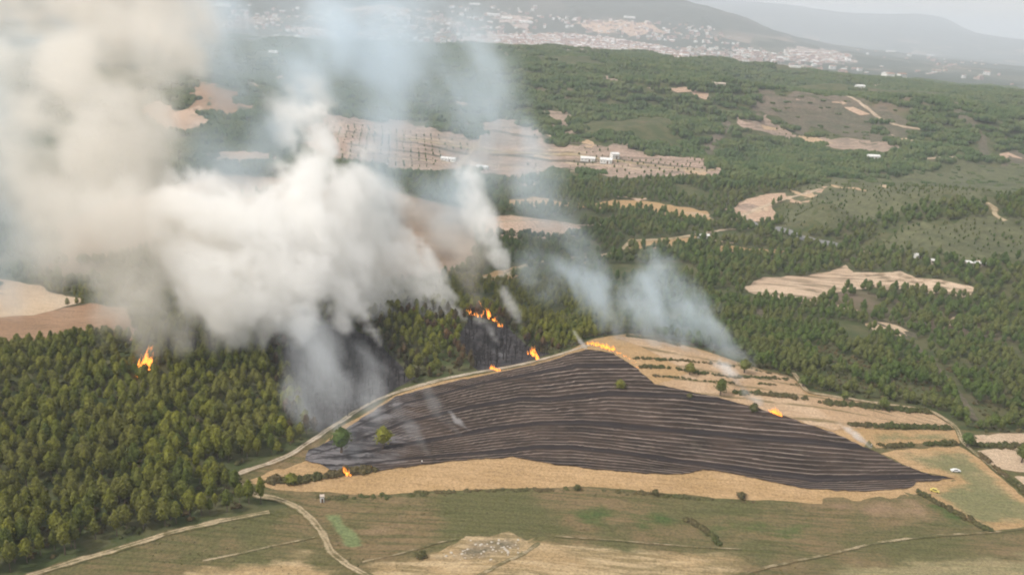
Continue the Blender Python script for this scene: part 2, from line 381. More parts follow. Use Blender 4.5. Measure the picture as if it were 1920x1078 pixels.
def rowcoord(x, y, z):
    px, py, _ = project(x, y, z)
    ys = np.stack([np.interp(px, [g[0] for g in G], [g[1] for g in G]) for G in GUIDES])
    v = np.zeros(len(px))
    for k in range(len(GUIDES) - 1):
        a, b = ys[k], ys[k + 1]; f = (py - a) / np.maximum(b - a, 2.0)
        v = np.where((py >= a) & (py < b), k + np.clip(f, 0, 1), v)
    return np.where(py >= ys[-1], len(GUIDES) - 1 + (py - ys[-1]) / 45, v)
EXCL = []; EXCL_LINES = []
def sheet(name, px, mat, lift=1, jit=0.35, step=None, rows=False, excl=True, relief=0.0, soft=0):
    if mat.name == 'olive pasture below': soft = 12.0
    if mat.name in ('damp green grass', 'young green crop', 'ploughed brown soil', 'pale straw rows', 'stony ground', 'olive pasture') and not soft: soft = 3.0 if mat.name == 'young green crop' else 9.0
    poly = hit(px); r = np.hypot(poly[:, 0], poly[:, 1]).mean()
    st = step or max(1.6, r * 0.008)
    ring = []
    for k in range(len(poly)):
        a, b = poly[k], poly[(k + 1) % len(poly)]; L = np.hypot(*(b - a)); n = max(1, int(L / (st * 0.8)))
        for q in range(n):
            c = a + (b - a) * q / n; ring.append(c)
    ring = np.array(ring)
    sd_ = len(EXCL) * 7 + 3; jj = jit * st * (1.3 if r < 420 else 1.8)
    ring[:, 0] += (fbm(ring[:, 0] / (st * 3.1), ring[:, 1] / (st * 3.1), 4, sd_)) * jj * 2
    ring[:, 1] += (fbm(ring[:, 0] / (st * 2.5), ring[:, 1] / (st * 2.5), 3, sd_ + 50)) * jj * 3
    if excl: EXCL.append(ring)
    lo, hi = ring.min(0), ring.max(0)
    gx, gy = np.meshgrid(np.arange(lo[0], hi[0], st, dtype=float), np.arange(lo[1], hi[1], st, dtype=float))
    gx = gx.ravel() + RNG.uniform(-.2, .2, gx.size) * st; gy = gy.ravel() + RNG.uniform(-.2, .2, gy.size) * st
    k = inside(ring, gx, gy); gx, gy = gx[k], gy[k]
    k = near_line(np.vstack([ring, ring[:1]]), gx, gy) > st * 0.35 if len(gx) * len(ring) < 8e6 else np.ones(len(gx), bool)
    gx, gy = gx[k], gy[k]
    c0 = ring.mean(0); nr = len(ring)
    pts = [Vector((float(a - c0[0]), float(b - c0[1]))) for a, b in ring] + [Vector((float(a - c0[0]), float(b - c0[1]))) for a, b in zip(gx, gy)]
    vv, _, ff, _, _, _ = delaunay_2d_cdt(pts, [(i, (i + 1) % nr) for i in range(nr)], [], 0, 1e-4, False)
    X = np.array([q[0] for q in vv]) + c0[0]; Y = np.array([q[1] for q in vv]) + c0[1]
    fa = np.array([tuple(f) for f in ff]); ff = fa[inside(ring, X[fa].mean(1), Y[fa].mean(1))].tolist()
    hh = H(X, Y); Z = hh + (0.04 + 0.018 * lift) * (1 + r / 250)
    v = None
    if rows:
        v = rowcoord(X, Y, hh); fr = (v * 8) % 1.0
        Z = Z + relief * np.exp(-((fr - 0.5) / 0.16) ** 2) - relief * 1.2 * np.exp(-(((v % 1.0) - 0.96) / 0.04) ** 2) + relief * 0.8
    me = mesh_np(name, np.stack([X - c0[0], Y - c0[1], Z], -1), [tuple(f) for f in ff], mat, smooth=True)
    if soft:
        rl = np.vstack([ring, ring[:1]]); e = np.clip(near_line(rl[::2] if len(rl) > 60 else rl, X, Y) / soft, 0, 1)
        me.attributes.new('edge', 'FLOAT', 'POINT').data.foreach_set('value', e.astype(np.float32))
    if rows:
        at = me.attributes.new('rowcoord', 'FLOAT', 'POINT'); at.data.foreach_set('value', v.astype(np.float32))
    o = link(name, me, (c0[0], c0[1], 0)); o['kind'] = 'structure'
    return o
def ribbon(name, px, width, mat, lift=3, rag=0.6, excl=True):
    ln = hit(px); seg = np.hypot(*(ln[1:] - ln[:-1]).T); s = np.concatenate([[0], np.cumsum(seg)])
    r = np.hypot(*ln.mean(0)); n = max(4, int(s[-1] / max(1.5, r * 0.005)))
    q = np.linspace(0, s[-1], n); X = np.interp(q, s, ln[:, 0]); Y = np.interp(q, s, ln[:, 1])
    for _ in range(3):
        X[1:-1] = (X[:-2] + 2 * X[1:-1] + X[2:]) / 4; Y[1:-1] = (Y[:-2] + 2 * Y[1:-1] + Y[2:]) / 4
    if excl: EXCL_LINES.append((np.stack([X, Y], -1)[::2] if n > 40 else np.stack([X, Y], -1), width / 2 + 2.5))
    dx, dy = np.gradient(X), np.gradient(Y); L = np.hypot(dx, dy) + 1e-9; nx, ny = -dy / L, dx / L
    rows = []
    for k, a in enumerate((-1, -.5, 0, .5, 1)):
        ww = width / 2 * a * (1 + rag * (fbm(q / (width * 1.5), q * 0 + k, 3, 31) * 2))
        x, y = X + nx * ww, Y + ny * ww; z = H(x, y) + (0.04 + 0.018 * lift) * (1 + r / 250) + (0.04 if abs(a) < .9 else 0)
        rows.append(np.stack([x, y, z], -1))
    V = np.stack(rows, 1).reshape(-1, 3); i = np.arange(n - 1)[:, None] * 5 + np.arange(4)[None]
    F = np.stack([i, i + 1, i + 6, i + 5], -1).reshape(-1, 4)[:, ::-1]
    me = mesh_np(name, V, F, mat, smooth=True)
    me.attributes.new('edge', 'FLOAT', 'POINT').data.foreach_set('value', np.tile(np.array([0, .95, .5 if width < 3.2 else .9, .95, 0], np.float32), n))
    o = link(name, me); o['kind'] = 'structure'
    return o

def burnt_mat():
    m, t, bs = newmat('burnt stubble rows')
    at = N(t, 'ShaderNodeAttribute', attribute_name='rowcoord'); p = pos(t)
    wob = noise(t, pos(t, 0.1, (1 / 25, 1 / 12, 1)), 1.0, 3, 0.5)
    v = math_(t, 'ADD', at.outputs['Fac'], math_(t, 'MULTIPLY', math_(t, 'SUBTRACT', wob, 0.5), 0.13))
    fr = math_(t, 'FRACT', math_(t, 'MULTIPLY', v, 8.0))
    line = math_(t, 'SUBTRACT', 1.0, smooth(t, math_(t, 'ABSOLUTE', math_(t, 'SUBTRACT', fr, 0.5)), 0.02, 0.17))
    fr2 = math_(t, 'FRACT', math_(t, 'MULTIPLY', v, 12.0))
    line2 = math_(t, 'SUBTRACT', 1.0, smooth(t, math_(t, 'ABSOLUTE', math_(t, 'SUBTRACT', fr2, 0.5)), 0.05, 0.35))
    var = noise(t, pos(t, 0.1, (1 / 40, 1 / 5, 1)), 1.0, 4, 0.6)
    amt = math_(t, 'MULTIPLY', line, smooth(t, var, 0.34, 0.62, 0.15, 1.0))
    base = mixc(t, smooth(t, noise(t, p, 1 / 22, 5, 0.65), 0.35, 0.65), (0.022, 0.015, 0.010), (0.056, 0.038, 0.028))
    base = mixc(t, smooth(t, noise(t, p, 1 / 9, 4, 0.65), 0.55, 0.75, 0, 0.6), base, (0.075, 0.062, 0.045))
    base = mixc(t, smooth(t, noise(t, pos(t, 0.1, (1 / 45, 1 / 9, 1)), 1.0, 5, 0.7, 1.0), .52, .66, 0, .85), base, (0.012, 0.010, 0.009))
    base = mixc(t, smooth(t, noise(t, pos(t, 0.1, (1 / 30, 1 / 5, 1)), 1.3, 5, 0.7, 1.0), .58, .72, 0, .55), base, (0.15, 0.115, 0.09))
    base = mixc(t, math_(t, 'MULTIPLY', line2, 0.4), base, (0.03, 0.025, 0.026))
    col = mixc(t, amt, base, (0.26, 0.205, 0.175))
    sp = N(t, 'ShaderNodeSeparateXYZ'); t.links.new(p, sp.inputs[0])
    am = math_(t, 'ADD', smooth(t, sp.outputs[0], -70, -5, 1.1, 0.0), math_(t, 'MULTIPLY', math_(t, 'SUBTRACT', noise(t, pos(t, 0.3, (1 / 16, 1 / 6, 1)), 1.0, 5, 0.65), 0.5), 1.2))
    am = smooth(t, am, 0.35, 1.0)
    ash = mixc(t, smooth(t, noise(t, pos(t, 0.3, (1 / 20, 1 / 3, 1)), 1.0, 5, 0.7), 0.42, 0.62), (0.028, 0.028, 0.033), (0.20, 0.19, 0.195))
    col = mixc(t, math_(t, 'MULTIPLY', am, 0.8), col, ash)
    bank = math_(t, 'FRACT', v)
    bk = math_(t, 'SUBTRACT', 1.0, smooth(t, math_(t, 'ABSOLUTE', math_(t, 'SUBTRACT', bank, 0.92)), 0.03, 0.12))
    col = mixc(t, math_(t, 'MULTIPLY', bk, 0.85), col, (0.022, 0.018, 0.019))
    t.links.new(col, bs.inputs['Base Color'])
    bp = N(t, 'ShaderNodeBump'); bp.inputs['Strength'].default_value = 0.7; bp.inputs['Distance'].default_value = 0.15
    t.links.new(noise(t, p, 1.5, 3, 0.7), bp.inputs['Height']); t.links.new(bp.outputs[0], bs.inputs['Normal'])
    return m
MT['burnt'] = burnt_mat()
def terrace_mat():
    m = fieldmat('terraced stubble with banks', (0.38, 0.262, 0.16), (0.44, 0.318, 0.21), (0.30, 0.20, 0.11), -0.1, sstr=0.5); t = m.node_tree; bs = t.nodes['Principled BSDF']
    col = bs.inputs['Base Color'].links[0].from_socket
    at = N(t, 'ShaderNodeAttribute', attribute_name='rowcoord')
    v = math_(t, 'ADD', at.outputs['Fac'], math_(t, 'MULTIPLY', math_(t, 'SUBTRACT', noise(t, pos(t, 0, (1 / 18, 1 / 8, 1)), 1.0, 3), 0.5), 0.12))
    fr = math_(t, 'FRACT', math_(t, 'MULTIPLY', v, 2.0))
    bk = math_(t, 'SUBTRACT', 1.0, smooth(t, math_(t, 'ABSOLUTE', math_(t, 'SUBTRACT', fr, 0.5)), 0.04, 0.14))
    bk = math_(t, 'MULTIPLY', bk, smooth(t, noise(t, pos(t, 0, (1 / 15, 1 / 4, 1)), 1.0, 4), .35, .6, .25, .9))
    t.links.new(mixc(t, bk, col, (0.16, 0.125, 0.06)), bs.inputs['Base Color'])
    return m
MT['terrace_rows'] = terrace_mat()

#SECTION fields
sheet('meadow', [(-80,1150),(60,1072),(200,1034),(300,1004),(380,985),(500,958),(560,950),(520,935),(470,930),(442,893),(500,872),(575,835),(640,795),(740,738),(900,700),(1060,662),(1112,640),
  (1180,624),(1290,648),(1400,684),(1490,708),(1520,738),(1600,750),(1740,768),(1800,803),(1870,812),(2010,803),(2010,1150),(1400,1170),(600,1170)], MT['grass'], 0, step=3.2)
sheet('hillside_field', [(470,905),(575,862),(640,800),(740,740),(900,702),(1060,664),(1112,636),(1180,626),(1290,650),(1400,685),(1490,712),(1515,738),(1600,752),(1740,771),(1790,803),(1640,806),(1620,838),(1700,880),(1790,900),(1725,925),
  (1600,948),(1420,938),(1300,928),(1200,920),(1080,912),(900,917),(700,928),(520,918)], MT['tan'], 1, step=3.0, jit=.16)
sheet('terraced_field', [(1150,634),(1200,632),(1290,652),(1400,687),(1488,712),(1512,740),(1600,753),(1738,773),(1786,800),(1640,803),(1560,808),(1480,785),(1420,765),(1350,748),(1290,738),(1235,722),(1290,700)], MT['terrace_rows'], 2, step=2.2, rows=True, relief=0.12)
sheet('pasture', [(1618,806),(1700,808),(1790,806),(1800,830),(1720,834),(1640,840)], MT['olive'], 2)
sheet('pasture', [(1650,848),(1720,842),(1800,838),(1840,862),(1910,925),(2000,990),(2000,1000),(1900,990),(1850,996),(1720,920),(1790,900),(1740,888),(1690,868)], MT['olive'], 2)
sheet('burnt_field', [(572,864),(578,846),(620,826),(670,790),(740,746),(820,724),(900,707),(980,690),(1060,668),(1100,656),(1150,664),(1185,686),(1228,722),(1300,737),(1345,746),(1420,766),(1480,785),(1560,812),(1630,843),
  (1690,872),(1740,890),(1792,898),(1720,906),(1700,918),(1600,923),(1500,916),(1430,901),(1370,888),(1318,881),(1280,891),(1200,888),(1120,882),(1040,872),(970,860),(960,857),(860,865),(760,877),(700,885),(640,892),(600,872)], MT['burnt'], 3, step=1.15, rows=True, relief=0.22, jit=0.35)
sheet('stubble_patch', [(470,900),(520,880),(600,868),(625,874),(560,888),(480,906)], MT['tan'], 3)
sheet('brown_field', [(660,985),(720,972),(800,978),(790,998),(720,1010),(670,1008)], MT['brown'], 2, jit=1.0)
sheet('brown_field', [(1560,938),(1700,928),(1760,955),(1760,985),(1640,975),(1500,955)], MT['brown'], 2, jit=1.0)
sheet('green_strip', [(600,960),(640,962),(665,990),(692,1020),(660,1032),(640,1025)], MT['lime'], 3)
sheet('green_meadow', [(1000,955),(1120,945),(1260,960),(1400,975),(1600,970),(1660,985),(1560,1000),(1480,1020),(1380,1010),(1240,1000),(1080,985)], MT['green'], 2, jit=2.0)
sheet('green_meadow', [(1690,925),(1750,935),(1850,990),(1780,990)], MT['green'], 2, jit=1.0)
sheet('straw_field', [(680,1056),(760,1038),(860,1012),(960,1000),(1040,1008),(1160,1018),(1280,1027),(1390,1033),(1430,1060),(1370,1110),(1300,1150),(600,1160)], MT['straw'], 3)
sheet('straw_field', [(360,1060),(470,1040),(590,1030),(640,1062),(660,1110),(500,1130),(200,1120)], MT['straw'], 3, jit=1.5)
sheet('straw_field', [(1460,1080),(1560,1056),(1700,1040),(1850,1030),(2000,1020),(2000,1150),(1400,1150)], MT['olive_low'], 3, jit=.6, soft=14)
sheet('stony_patch', [(780,1050),(830,1030),(880,1010),(960,1002),(1000,1012),(985,1038),(920,1054),(850,1062)], MT['rockbed'], 4, jit=1.0)
sheet('bleached_plot', [(1822,816),(2000,808),(2000,832),(1832,836)], MT['tan_pale'], 3)
sheet('bleached_plot', [(1832,846),(2000,838),(2000,886),(1920,884),(1868,880)], MT['tan_pale'], 3)
sheet('bleached_plot', [(1905,896),(2000,894),(2000,925),(1925,912)], MT['tan_pale'], 3)
# charred slopes
sheet('charred_slope', [(528,655),(560,628),(600,612),(650,606),(700,632),(735,668),(782,708),(736,732),(672,772),(605,812),(578,800),(568,750),(545,700)], MT['char'], 1)
sheet('charred_slope', [(880,598),(950,612),(1000,655),(1030,664),(960,684),(900,698),(880,680),(860,630)], MT['char'], 1)
# plots in the middle distance
_a, _b2 = hit([(1420, 535), (1530, 568)]); _an = math.atan2(_b2[1] - _a[1], _b2[0] - _a[0])
MT['plot_rows'] = fieldmat('pale stepped plot', (0.46, 0.34, 0.24), (0.52, 0.40, 0.29), (0.15, 0.115, 0.07), -_an, big=1 / 60, streak=(1 / 55, 1 / 6), sstr=0.95, speck=.2)
sheet('terraced_plot', [(1390,538),(1430,520),(1500,518),(1590,499),(1602,512),(1690,510),(1715,520),(1845,545),(1800,556),(1700,546),(1640,540),(1560,548),(1528,572),(1450,560),(1400,548)], MT['plot_rows'], 2)
sheet('clearing', [(1625,604),(1690,614),(1720,630),(1700,634),(1640,616)], MT['tan_pale'], 1, jit=1.0)
sheet('clearing', [(1765,606),(1780,595),(1815,588),(1805,600),(1770,612)], MT['tan_pale'], 1, jit=1.0)
sheet('clearing', [(1340,470),(1370,460),(1410,462),(1480,472),(1400,474)], MT['tan'], 1, jit=1.0)
sheet('clearing', [(1160,470),(1178,452),(1240,452),(1300,439),(1335,440),(1290,460),(1200,470)], MT['tan'], 1, jit=.8)
sheet('clearing', [(850,520),(940,526),(985,500),(1000,492),(960,505),(900,515)], MT['tan'], 1, jit=.8)
sheet('plain_field', [(905,412),(960,402),(1075,420),(1110,438),(1060,446),(950,446),(890,430)], MT['pink'], 1)
sheet('plain_field', [(940,376),(1000,371),(1060,381),(1190,374),(1240,384),(1330,398),(1345,420),(1290,414),(1200,392),(1080,390),(960,386)], MT['tan'], 1, jit=.8)
sheet('plain_field', [(1362,392),(1400,372),(1470,358),(1560,352),(1535,372),(1450,384),(1440,412),(1410,418)], MT['pink'], 1, jit=1.0)
sheet('plain_field', [(0,555),(0,520),(60,535),(160,565),(60,592),(-60,600),(-60,520)], MT['tan_pale'], 2)
sheet('rusty_field', [(-90,605),(60,590),(170,568),(240,580),(260,640),(150,636),(60,650),(-90,668)], MT['rust'], 1)
sheet('plain_field', [(380,380),(640,340),(900,400),(880,500),(700,540),(500,520),(300,480)], MT['dull'], 1)
sheet('plain_field', [(100,420),(400,330),(640,330),(380,378),(280,470),(120,500)], MT['dull'], 1)
sheet('orchard_field', [(600,208),(690,226),(770,235),(800,240),(880,264),(905,262),(893,228),(960,219),(1000,238),(1020,264),(1090,278),(1160,268),(1330,300),(1345,328),(1250,336),(1120,326),(1050,318),(1010,336),(940,332),(880,318),(760,322),(640,302),(560,260)], MT['farm'], 1, jit=1.2)
sheet('clearing', [(1018,212),(1075,218),(1068,238),(1025,234)], MT['farm'], 1, jit=1.0)
sheet('clearing', [(1380,216),(1440,226),(1560,262),(1690,262),(1660,288),(1600,290),(1500,266),(1400,240)], MT['farm'], 1, jit=1.5)
sheet('clearing', [(1250,160),(1330,168),(1330,178),(1250,172)], MT['pink'], 1, jit=1.5)
sheet('clearing', [(360,150),(450,178),(440,228),(370,205)], MT['rust'], 1, jit=1.5)
sheet('clearing', [(260,190),(370,205),(400,232),(300,246)], MT['pink'], 1, jit=1.5)
sheet('clearing', [(370,288),(520,280),(530,302),(420,306)], MT['pink'], 1, jit=1.5)
sheet('clearing', [(1870,300),(1920,285),(2000,280),(2000,310),(1880,312)], MT['scrub'], 1, jit=1.5)
sheet('scrub_slope', [(1410,170),(1560,180),(1720,215),(1700,262),(1600,262),(1500,235),(1420,215)], MT['scrub'], 1, jit=2, excl=False)
sheet('scrub_hill', [(1450,400),(1470,372),(1520,345),(1700,318),(1850,300),(2000,296),(2000,390),(1850,388),(1700,392),(1600,415),(1530,440),(1470,430)], MT['scrubhill'], 1, jit=2, excl=False)
sheet('scrub_hill', [(1600,470),(1650,432),(1780,418),(2000,418),(2000,500),(1800,488),(1660,474)], MT['scrubhill'], 1, jit=2, excl=False)
SHRUBBY = [np.array(hit(q)) for q in (
  [(1450,400),(1470,372),(1520,345),(1700,318),(1850,300),(2000,296),(2000,390),(1850,388),(1700,392),(1600,415),(1530,440),(1470,430)],
  [(1600,470),(1650,432),(1780,418),(2000,418),(2000,500),(1800,488),(1660,474)],
  [(1410,170),(1560,180),(1720,215),(1700,262),(1600,262),(1500,235),(1420,215)])]
sheet('town_ground', [(868,82),(870,72),(960,66),(1040,62),(1130,70),(1200,80),(1290,100),(1310,125),(1230,122),(1160,112),(1000,104),(900,98)], MT['townsoil'], 1, jit=1.5, excl=False)
sheet('town_ground', [(905,22),(960,26),(1010,40),(1000,50),(930,40)], MT['townsoil'], 1, jit=1.5, excl=False)
sheet('town_ground', [(1100,40),(1200,44),(1250,60),(1180,66),(1080,56)], MT['pink'], 1, jit=2, excl=False)
sheet('far_plot', [(640,8),(760,20),(820,34),(700,26)], MT['pink'], 1, jit=2, excl=False)
sheet('far_plot', [(540,55),(640,62),(640,70),(560,66)], MT['townsoil'], 1, jit=2, excl=False)
sheet('far_plot', [(1480,98),(1560,96),(1605,112),(1560,120),(1490,112)], MT['townsoil'], 1, jit=2, excl=False)

def blob(name, cx, cy, w_, h_, mat, tilt=.12):
    g = random.Random(int(cx * 7 + cy)); q = []
    for k in range(11):
        a = k / 11 * 6.283; r_ = g.uniform(.6, 1.1); q.append((cx + math.cos(a) * w_ / 2 * r_, cy + math.sin(a) * h_ / 2 * r_ + math.cos(a) * w_ / 2 * r_ * tilt))
    return sheet(name, q, mat, 2, jit=1.0)
for cx, cy, w_, h_, mt in ((1270,175,60,6,'pink'),(1150,150,46,5,'farm'),(960,128,60,4,'pink'),(1060,125,40,4,'farm'),(1500,186,30,4,'farm'),(1600,208,60,9,'pink'),(1560,222,34,6,'scrub'),(1660,248,40,6,'pink'),(1700,264,30,6,'tan_pale'),
    (1800,232,14,8,'tan_pale'),(1890,300,60,14,'pink'),(1070,250,56,16,'farm'),(1095,268,50,12,'terrace'),(1240,300,70,18,'farm'),(1300,322,60,14,'terrace'),(1190,310,60,8,'terrace'),(1600,352,80,7,'terrace'),(1655,350,24,7,'tan_pale'),(1500,366,80,12,'terrace'),
    (1430,398,30,14,'tan_pale'),(1400,385,40,12,'farm'),(1300,402,60,12,'terrace'),(1260,392,50,8,'tan'),(1330,418,40,8,'pink'),(1460,470,40,6,'tan'),(1590,578,40,5,'tan_pale'),(1640,612,34,8,'terrace'),(1700,625,20,10,'scrub'),(1830,494,50,6,'tan_pale'),
    (1620,474,40,4,'tan_pale'),(1350,452,50,7,'tan_pale'),(1310,470,40,6,'tan'),(1420,590,24,30,'scrub'),(1130,480,70,8,'pink'),(1080,490,50,8,'tan'),(1180,372,60,5,'pink'),(1000,350,50,8,'pink'),(860,200,70,6,'pink'),(740,230,60,6,'farm'),(520,150,50,6,'pink'),
    (470,200,60,10,'rust'),(1020,300,60,10,'terrace'),(1760,200,14,26,'scrub'),(1450,245,60,10,'terrace'),(1520,262,60,8,'terrace'),(1350,165,30,4,'tan_pale'),(1230,165,40,4,'farm'),(1640,160,40,4,'pink')):
    blob('clearing', cx, cy, w_, h_, MT[mt])
#SECTION roads
ribbon('dirt_road', [(436,893),(470,880),(510,868),(545,853),(575,832),(620,803),(670,770),(700,753),(740,737),(800,720),(900,698),(1000,678),(1060,662),(1105,648)], 2.7, MT['road'], 5)
ribbon('dirt_road', [(436,893),(452,912),(480,930),(520,935),(558,950),(590,978),(608,1008),(622,1036),(648,1058),(700,1086),(760,1110)], 2.9, MT['track'], 6)
ribbon('dirt_road', [(20,1095),(60,1078),(130,1056),(220,1030),(310,1002),(400,980),(505,960)], 2.6, MT['track'], 6)
ribbon('dirt_road', [(1488,700),(1512,736),(1600,750),(1745,770),(1792,800),(1806,832),(1850,868),(1920,920),(1990,975)], 2.5, MT['track'], 6)
ribbon('footpath', [(380,1052),(460,1036),(520,1022),(590,1008)], .9, MT['path'], 5)
ribbon('footpath', [(1340,1095),(1420,1068),(1500,1050),(1560,1038),(1640,1018),(1720,1008),(1840,1000),(1930,990)], 1.4, MT['path'], 6)
ribbon('footpath', [(680,1054),(760,1036),(820,1018),(870,1008)], 1.0, MT['path'], 6)
ribbon('footpath', [(1012,1018),(980,1040),(940,1058),(890,1084)], 1.4, MT['path'], 6)
ribbon('footpath', [(1040,1006),(1160,1014),(1280,1024),(1390,1030)], .9, MT['path'], 6)
ribbon('dirt_road', [(880,520),(940,522),(985,497),(1060,484),(1110,482),(1160,472),(1185,452),(1250,450),(1310,440)], 6, MT['track'], 4)
ribbon('asphalt_road', [(1405,412),(1440,428),(1500,446),(1570,462)], 8, MT['asphalt'], 4)
ribbon('dirt_road', [(1640,604),(1690,625),(1750,680),(1800,740),(1830,790)], 3.0, MT['scrub'], 3)
ribbon('dirt_road', [(560,250),(760,262),(900,282),(1080,290),(1250,315),(1345,320)], 7, MT['track'], 3)
ribbon('firebreak', [(1365,228),(1340,260),(1325,290)], 14, MT['scrub'], 2)
ribbon('firebreak', [(1755,180),(1800,210),(1835,250),(1850,300)], 14, MT['scrub'], 2)
ribbon('dirt_road', [(1850,380),(1868,392),(1860,402),(1885,415)], 7, MT['track'], 2)
for q in ([(640,232),(760,256),(880,272),(1000,280),(1100,288)],[(640,285),(760,300),(880,305),(1000,318),(1080,322)],[(905,228),(900,262),(870,300),(850,318)],[(960,222),(1010,240),(1040,262)],[(1160,268),(1240,285),(1330,300)],[(1060,305),(1180,316),(1330,322)],[(420,150),(520,180),(600,210),(690,228)],[(1320,440),(1400,428),(1440,430)],[(1340,418),(1400,400),(1440,384),(1540,355)],[(900,420),(1000,412),(1090,424),(1180,420)],[(1620,290),(1700,300),(1800,296)],[(1560,180),(1620,200),(1700,240),(1760,250)]):
    ribbon('dirt_road', q, 4.5, MT['track_far'], 3, excl=False)
for q in ([(650,246),(760,268),(880,290)],[(650,270),(760,284),(860,298)],[(920,245),(1010,256),(1090,270)],[(915,290),(1020,300),(1120,305)],[(1090,296),(1200,304),(1320,316)]):
    ribbon('terrace_bank', q, 6, MT['scrub'], 3, excl=False)
#SECTION end_fields

# ------------------------------------------------------------------ trees
def leafmat(name, a, b, c):
    m, t, bs = newmat(name, 0.8)
    oi = N(t, 'ShaderNodeObjectInfo'); p = pos(t)
    col = mixc(t, oi.outputs['Random'], a, b)
    col = mixc(t, smooth(t, noise(t, p, 1 / 26, 3, 0.6), 0.42, 0.62), col, c)
    k = smooth(t, noise(t, p, 1.3, 2, 0.6), 0.3, 0.7, 0.7, 1.35)
    x = N(t, 'ShaderNodeVectorMath', operation='SCALE'); t.links.new(col, x.inputs[0]); t.links.new(k, x.inputs['Scale'])
    t.links.new(x.outputs[0], bs.inputs['Base Color'])
    return m
LEAF = leafmat('olive green pine needles', (0.170, 0.170, 0.026), (0.070, 0.088, 0.018), (0.130, 0.128, 0.030))
LEAFR = leafmat('green pine needles', (0.090, 0.128, 0.030), (0.052, 0.082, 0.022), (0.110, 0.120, 0.036))
LEAFF = leafmat('distant pine needles', (0.056, 0.090, 0.026), (0.036, 0.062, 0.020), (0.085, 0.105, 0.036))
SCORCH = leafmat('scorched brown needles', (0.12, 0.07, 0.035), (0.075, 0.048, 0.028), (0.055, 0.05, 0.025))
HEDGE = leafmat('hedge leaves', (0.080, 0.070, 0.030), (0.12, 0.09, 0.045), (0.070, 0.078, 0.028))
BARK = fieldmat('bark', (0.16, 0.12, 0.09), (0.11, 0.085, 0.065), (0.07, 0.055, 0.045), big=1 / 2, streak=(3, 3), sstr=0.5)
CHARW = fieldmat('charred wood', (0.022, 0.020, 0.021), (0.04, 0.036, 0.036), (0.07, 0.06, 0.055), big=1 / 2, streak=(3, 3), sstr=0.4)

def crown_mesh(seed, n, w, z0, z1, mat, size=0.75, core=True, name='crown'):
    g = np.random.default_rng(seed); V = []; F = []
    ph = g.uniform(0, 6.28, 6); zc, hz = (z0 + z1) / 2, (z1 - z0) / 2
    def rad(d):
        th = math.atan2(d[1], d[0])
        return 1 + 0.16 * math.sin(2 * th + ph[0] + 2.2 * d[2]) + 0.12 * math.sin(3 * th + ph[1] - 3 * d[2]) + 0.10 * math.sin(5 * d[2] + ph[2] + th)
    for k in range(n):
        d = g.normal(size=3); d /= np.linalg.norm(d)
        if d[2] < -0.75: d[2] *= -1
        tap = 1.0 - 0.5 * max(d[2], 0) ** 1.3 - 0.1 * max(-d[2], 0)
        rr = rad(d) * g.uniform(0.68, 1.06)
        c = np.array([d[0] * w / 2 * rr * tap, d[1] * w / 2 * rr * tap, zc + d[2] * hz * (0.9 + 0.12 * (rr - 1))])
        nrm = d * 0.9 + g.normal(size=3) * 0.55 + np.array([0, 0, .35]); nrm /= np.linalg.norm(nrm)
        a = np.cross(nrm, g.normal(size=3)); a /= np.linalg.norm(a); b = np.cross(nrm, a); s = size * g.uniform(0.6, 1.3)
        i = len(V); tip = c + nrm * s * 0.35
        V += [c + a * s * g.uniform(.4, .7), c + b * s * g.uniform(.35, .6), c - a * s * g.uniform(.4, .7), c - b * s * g.uniform(.35, .6), tip]
        F += [(i, i + 1, i + 4), (i + 1, i + 2, i + 4), (i + 2, i + 3, i + 4), (i + 3, i, i + 4)]
    if core:
        rings, seg = 5, 7
        base = len(V)
        for r_ in range(rings):
            ph_ = -math.pi / 2 + math.pi * (r_ + 0.5) / rings
            for q in range(seg):
                th = 2 * math.pi * q / seg; d = (math.cos(ph_) * math.cos(th), math.cos(ph_) * math.sin(th), math.sin(ph_))
                k = 0.74 * rad(d) * g.uniform(.9, 1.1)
                V.append((d[0] * w / 2 * k, d[1] * w / 2 * k, zc + d[2] * hz * 0.78))
        for r_ in range(rings - 1):
            for q in range(seg):
                a, b = base + r_ * seg + q, base + r_ * seg + (q + 1) % seg; F.append((a, b, b + seg)); F.append((a, b + seg, a + seg))
        F += [tuple(base + q for q in range(seg))[::-1], tuple(base + (rings - 1) * seg + q for q in range(seg))]
    return mesh_np(name, V, F, mat)
def trunk_mb(seed, h, r, mb=None, m=0):
    g = random.Random(seed); mb = mb or MB(); lx, ly = g.uniform(-.35, .35), g.uniform(-.35, .35)
    mb.tube([(0, 0, -0.5), (lx * .3, ly * .3, h * .4), (lx, ly, h)], [r, r * .75, r * .25], 6, m)
    for k in range(4):
        a = g.uniform(0, 6.28); z = h * g.uniform(.45, .8); L = g.uniform(1.0, 1.9)
        mb.tube([(lx * z / h, ly * z / h, z), (lx * z / h + math.cos(a) * L, ly * z / h + math.sin(a) * L, z + L * .5)], [r * .35, r * .12], 4, m)
    return mb
def join_meshes(name, parts):
    """parts: (mesh, matrix) -> one mesh with merged materials"""
    V = []; F = []; mi = []; mats = []
    for me, mx in parts:
        b = len(V); V += [tuple(mx @ v.co) for v in me.vertices]
        mm = []
        for q in me.materials:
            if q not in mats: mats.append(q)
            mm.append(mats.index(q))
        for p in me.polygons: F.append(tuple(i + b for i in p.vertices)); mi.append(mm[p.material_index])
    return mesh_np(name, V, F, mats, mi)
SHAPES = [(4.1, 1.9, 8.2), (4.6, 1.7, 9.0), (3.7, 2.0, 9.6), (4.5, 1.8, 7.2), (3.4, 1.6, 7.6), (5.0, 2.0, 9.6)]
CROWNS = [crown_mesh(20 + k, 150, w_, a_, b_, LEAF) for k, (w_, a_, b_) in enumerate(SHAPES)]
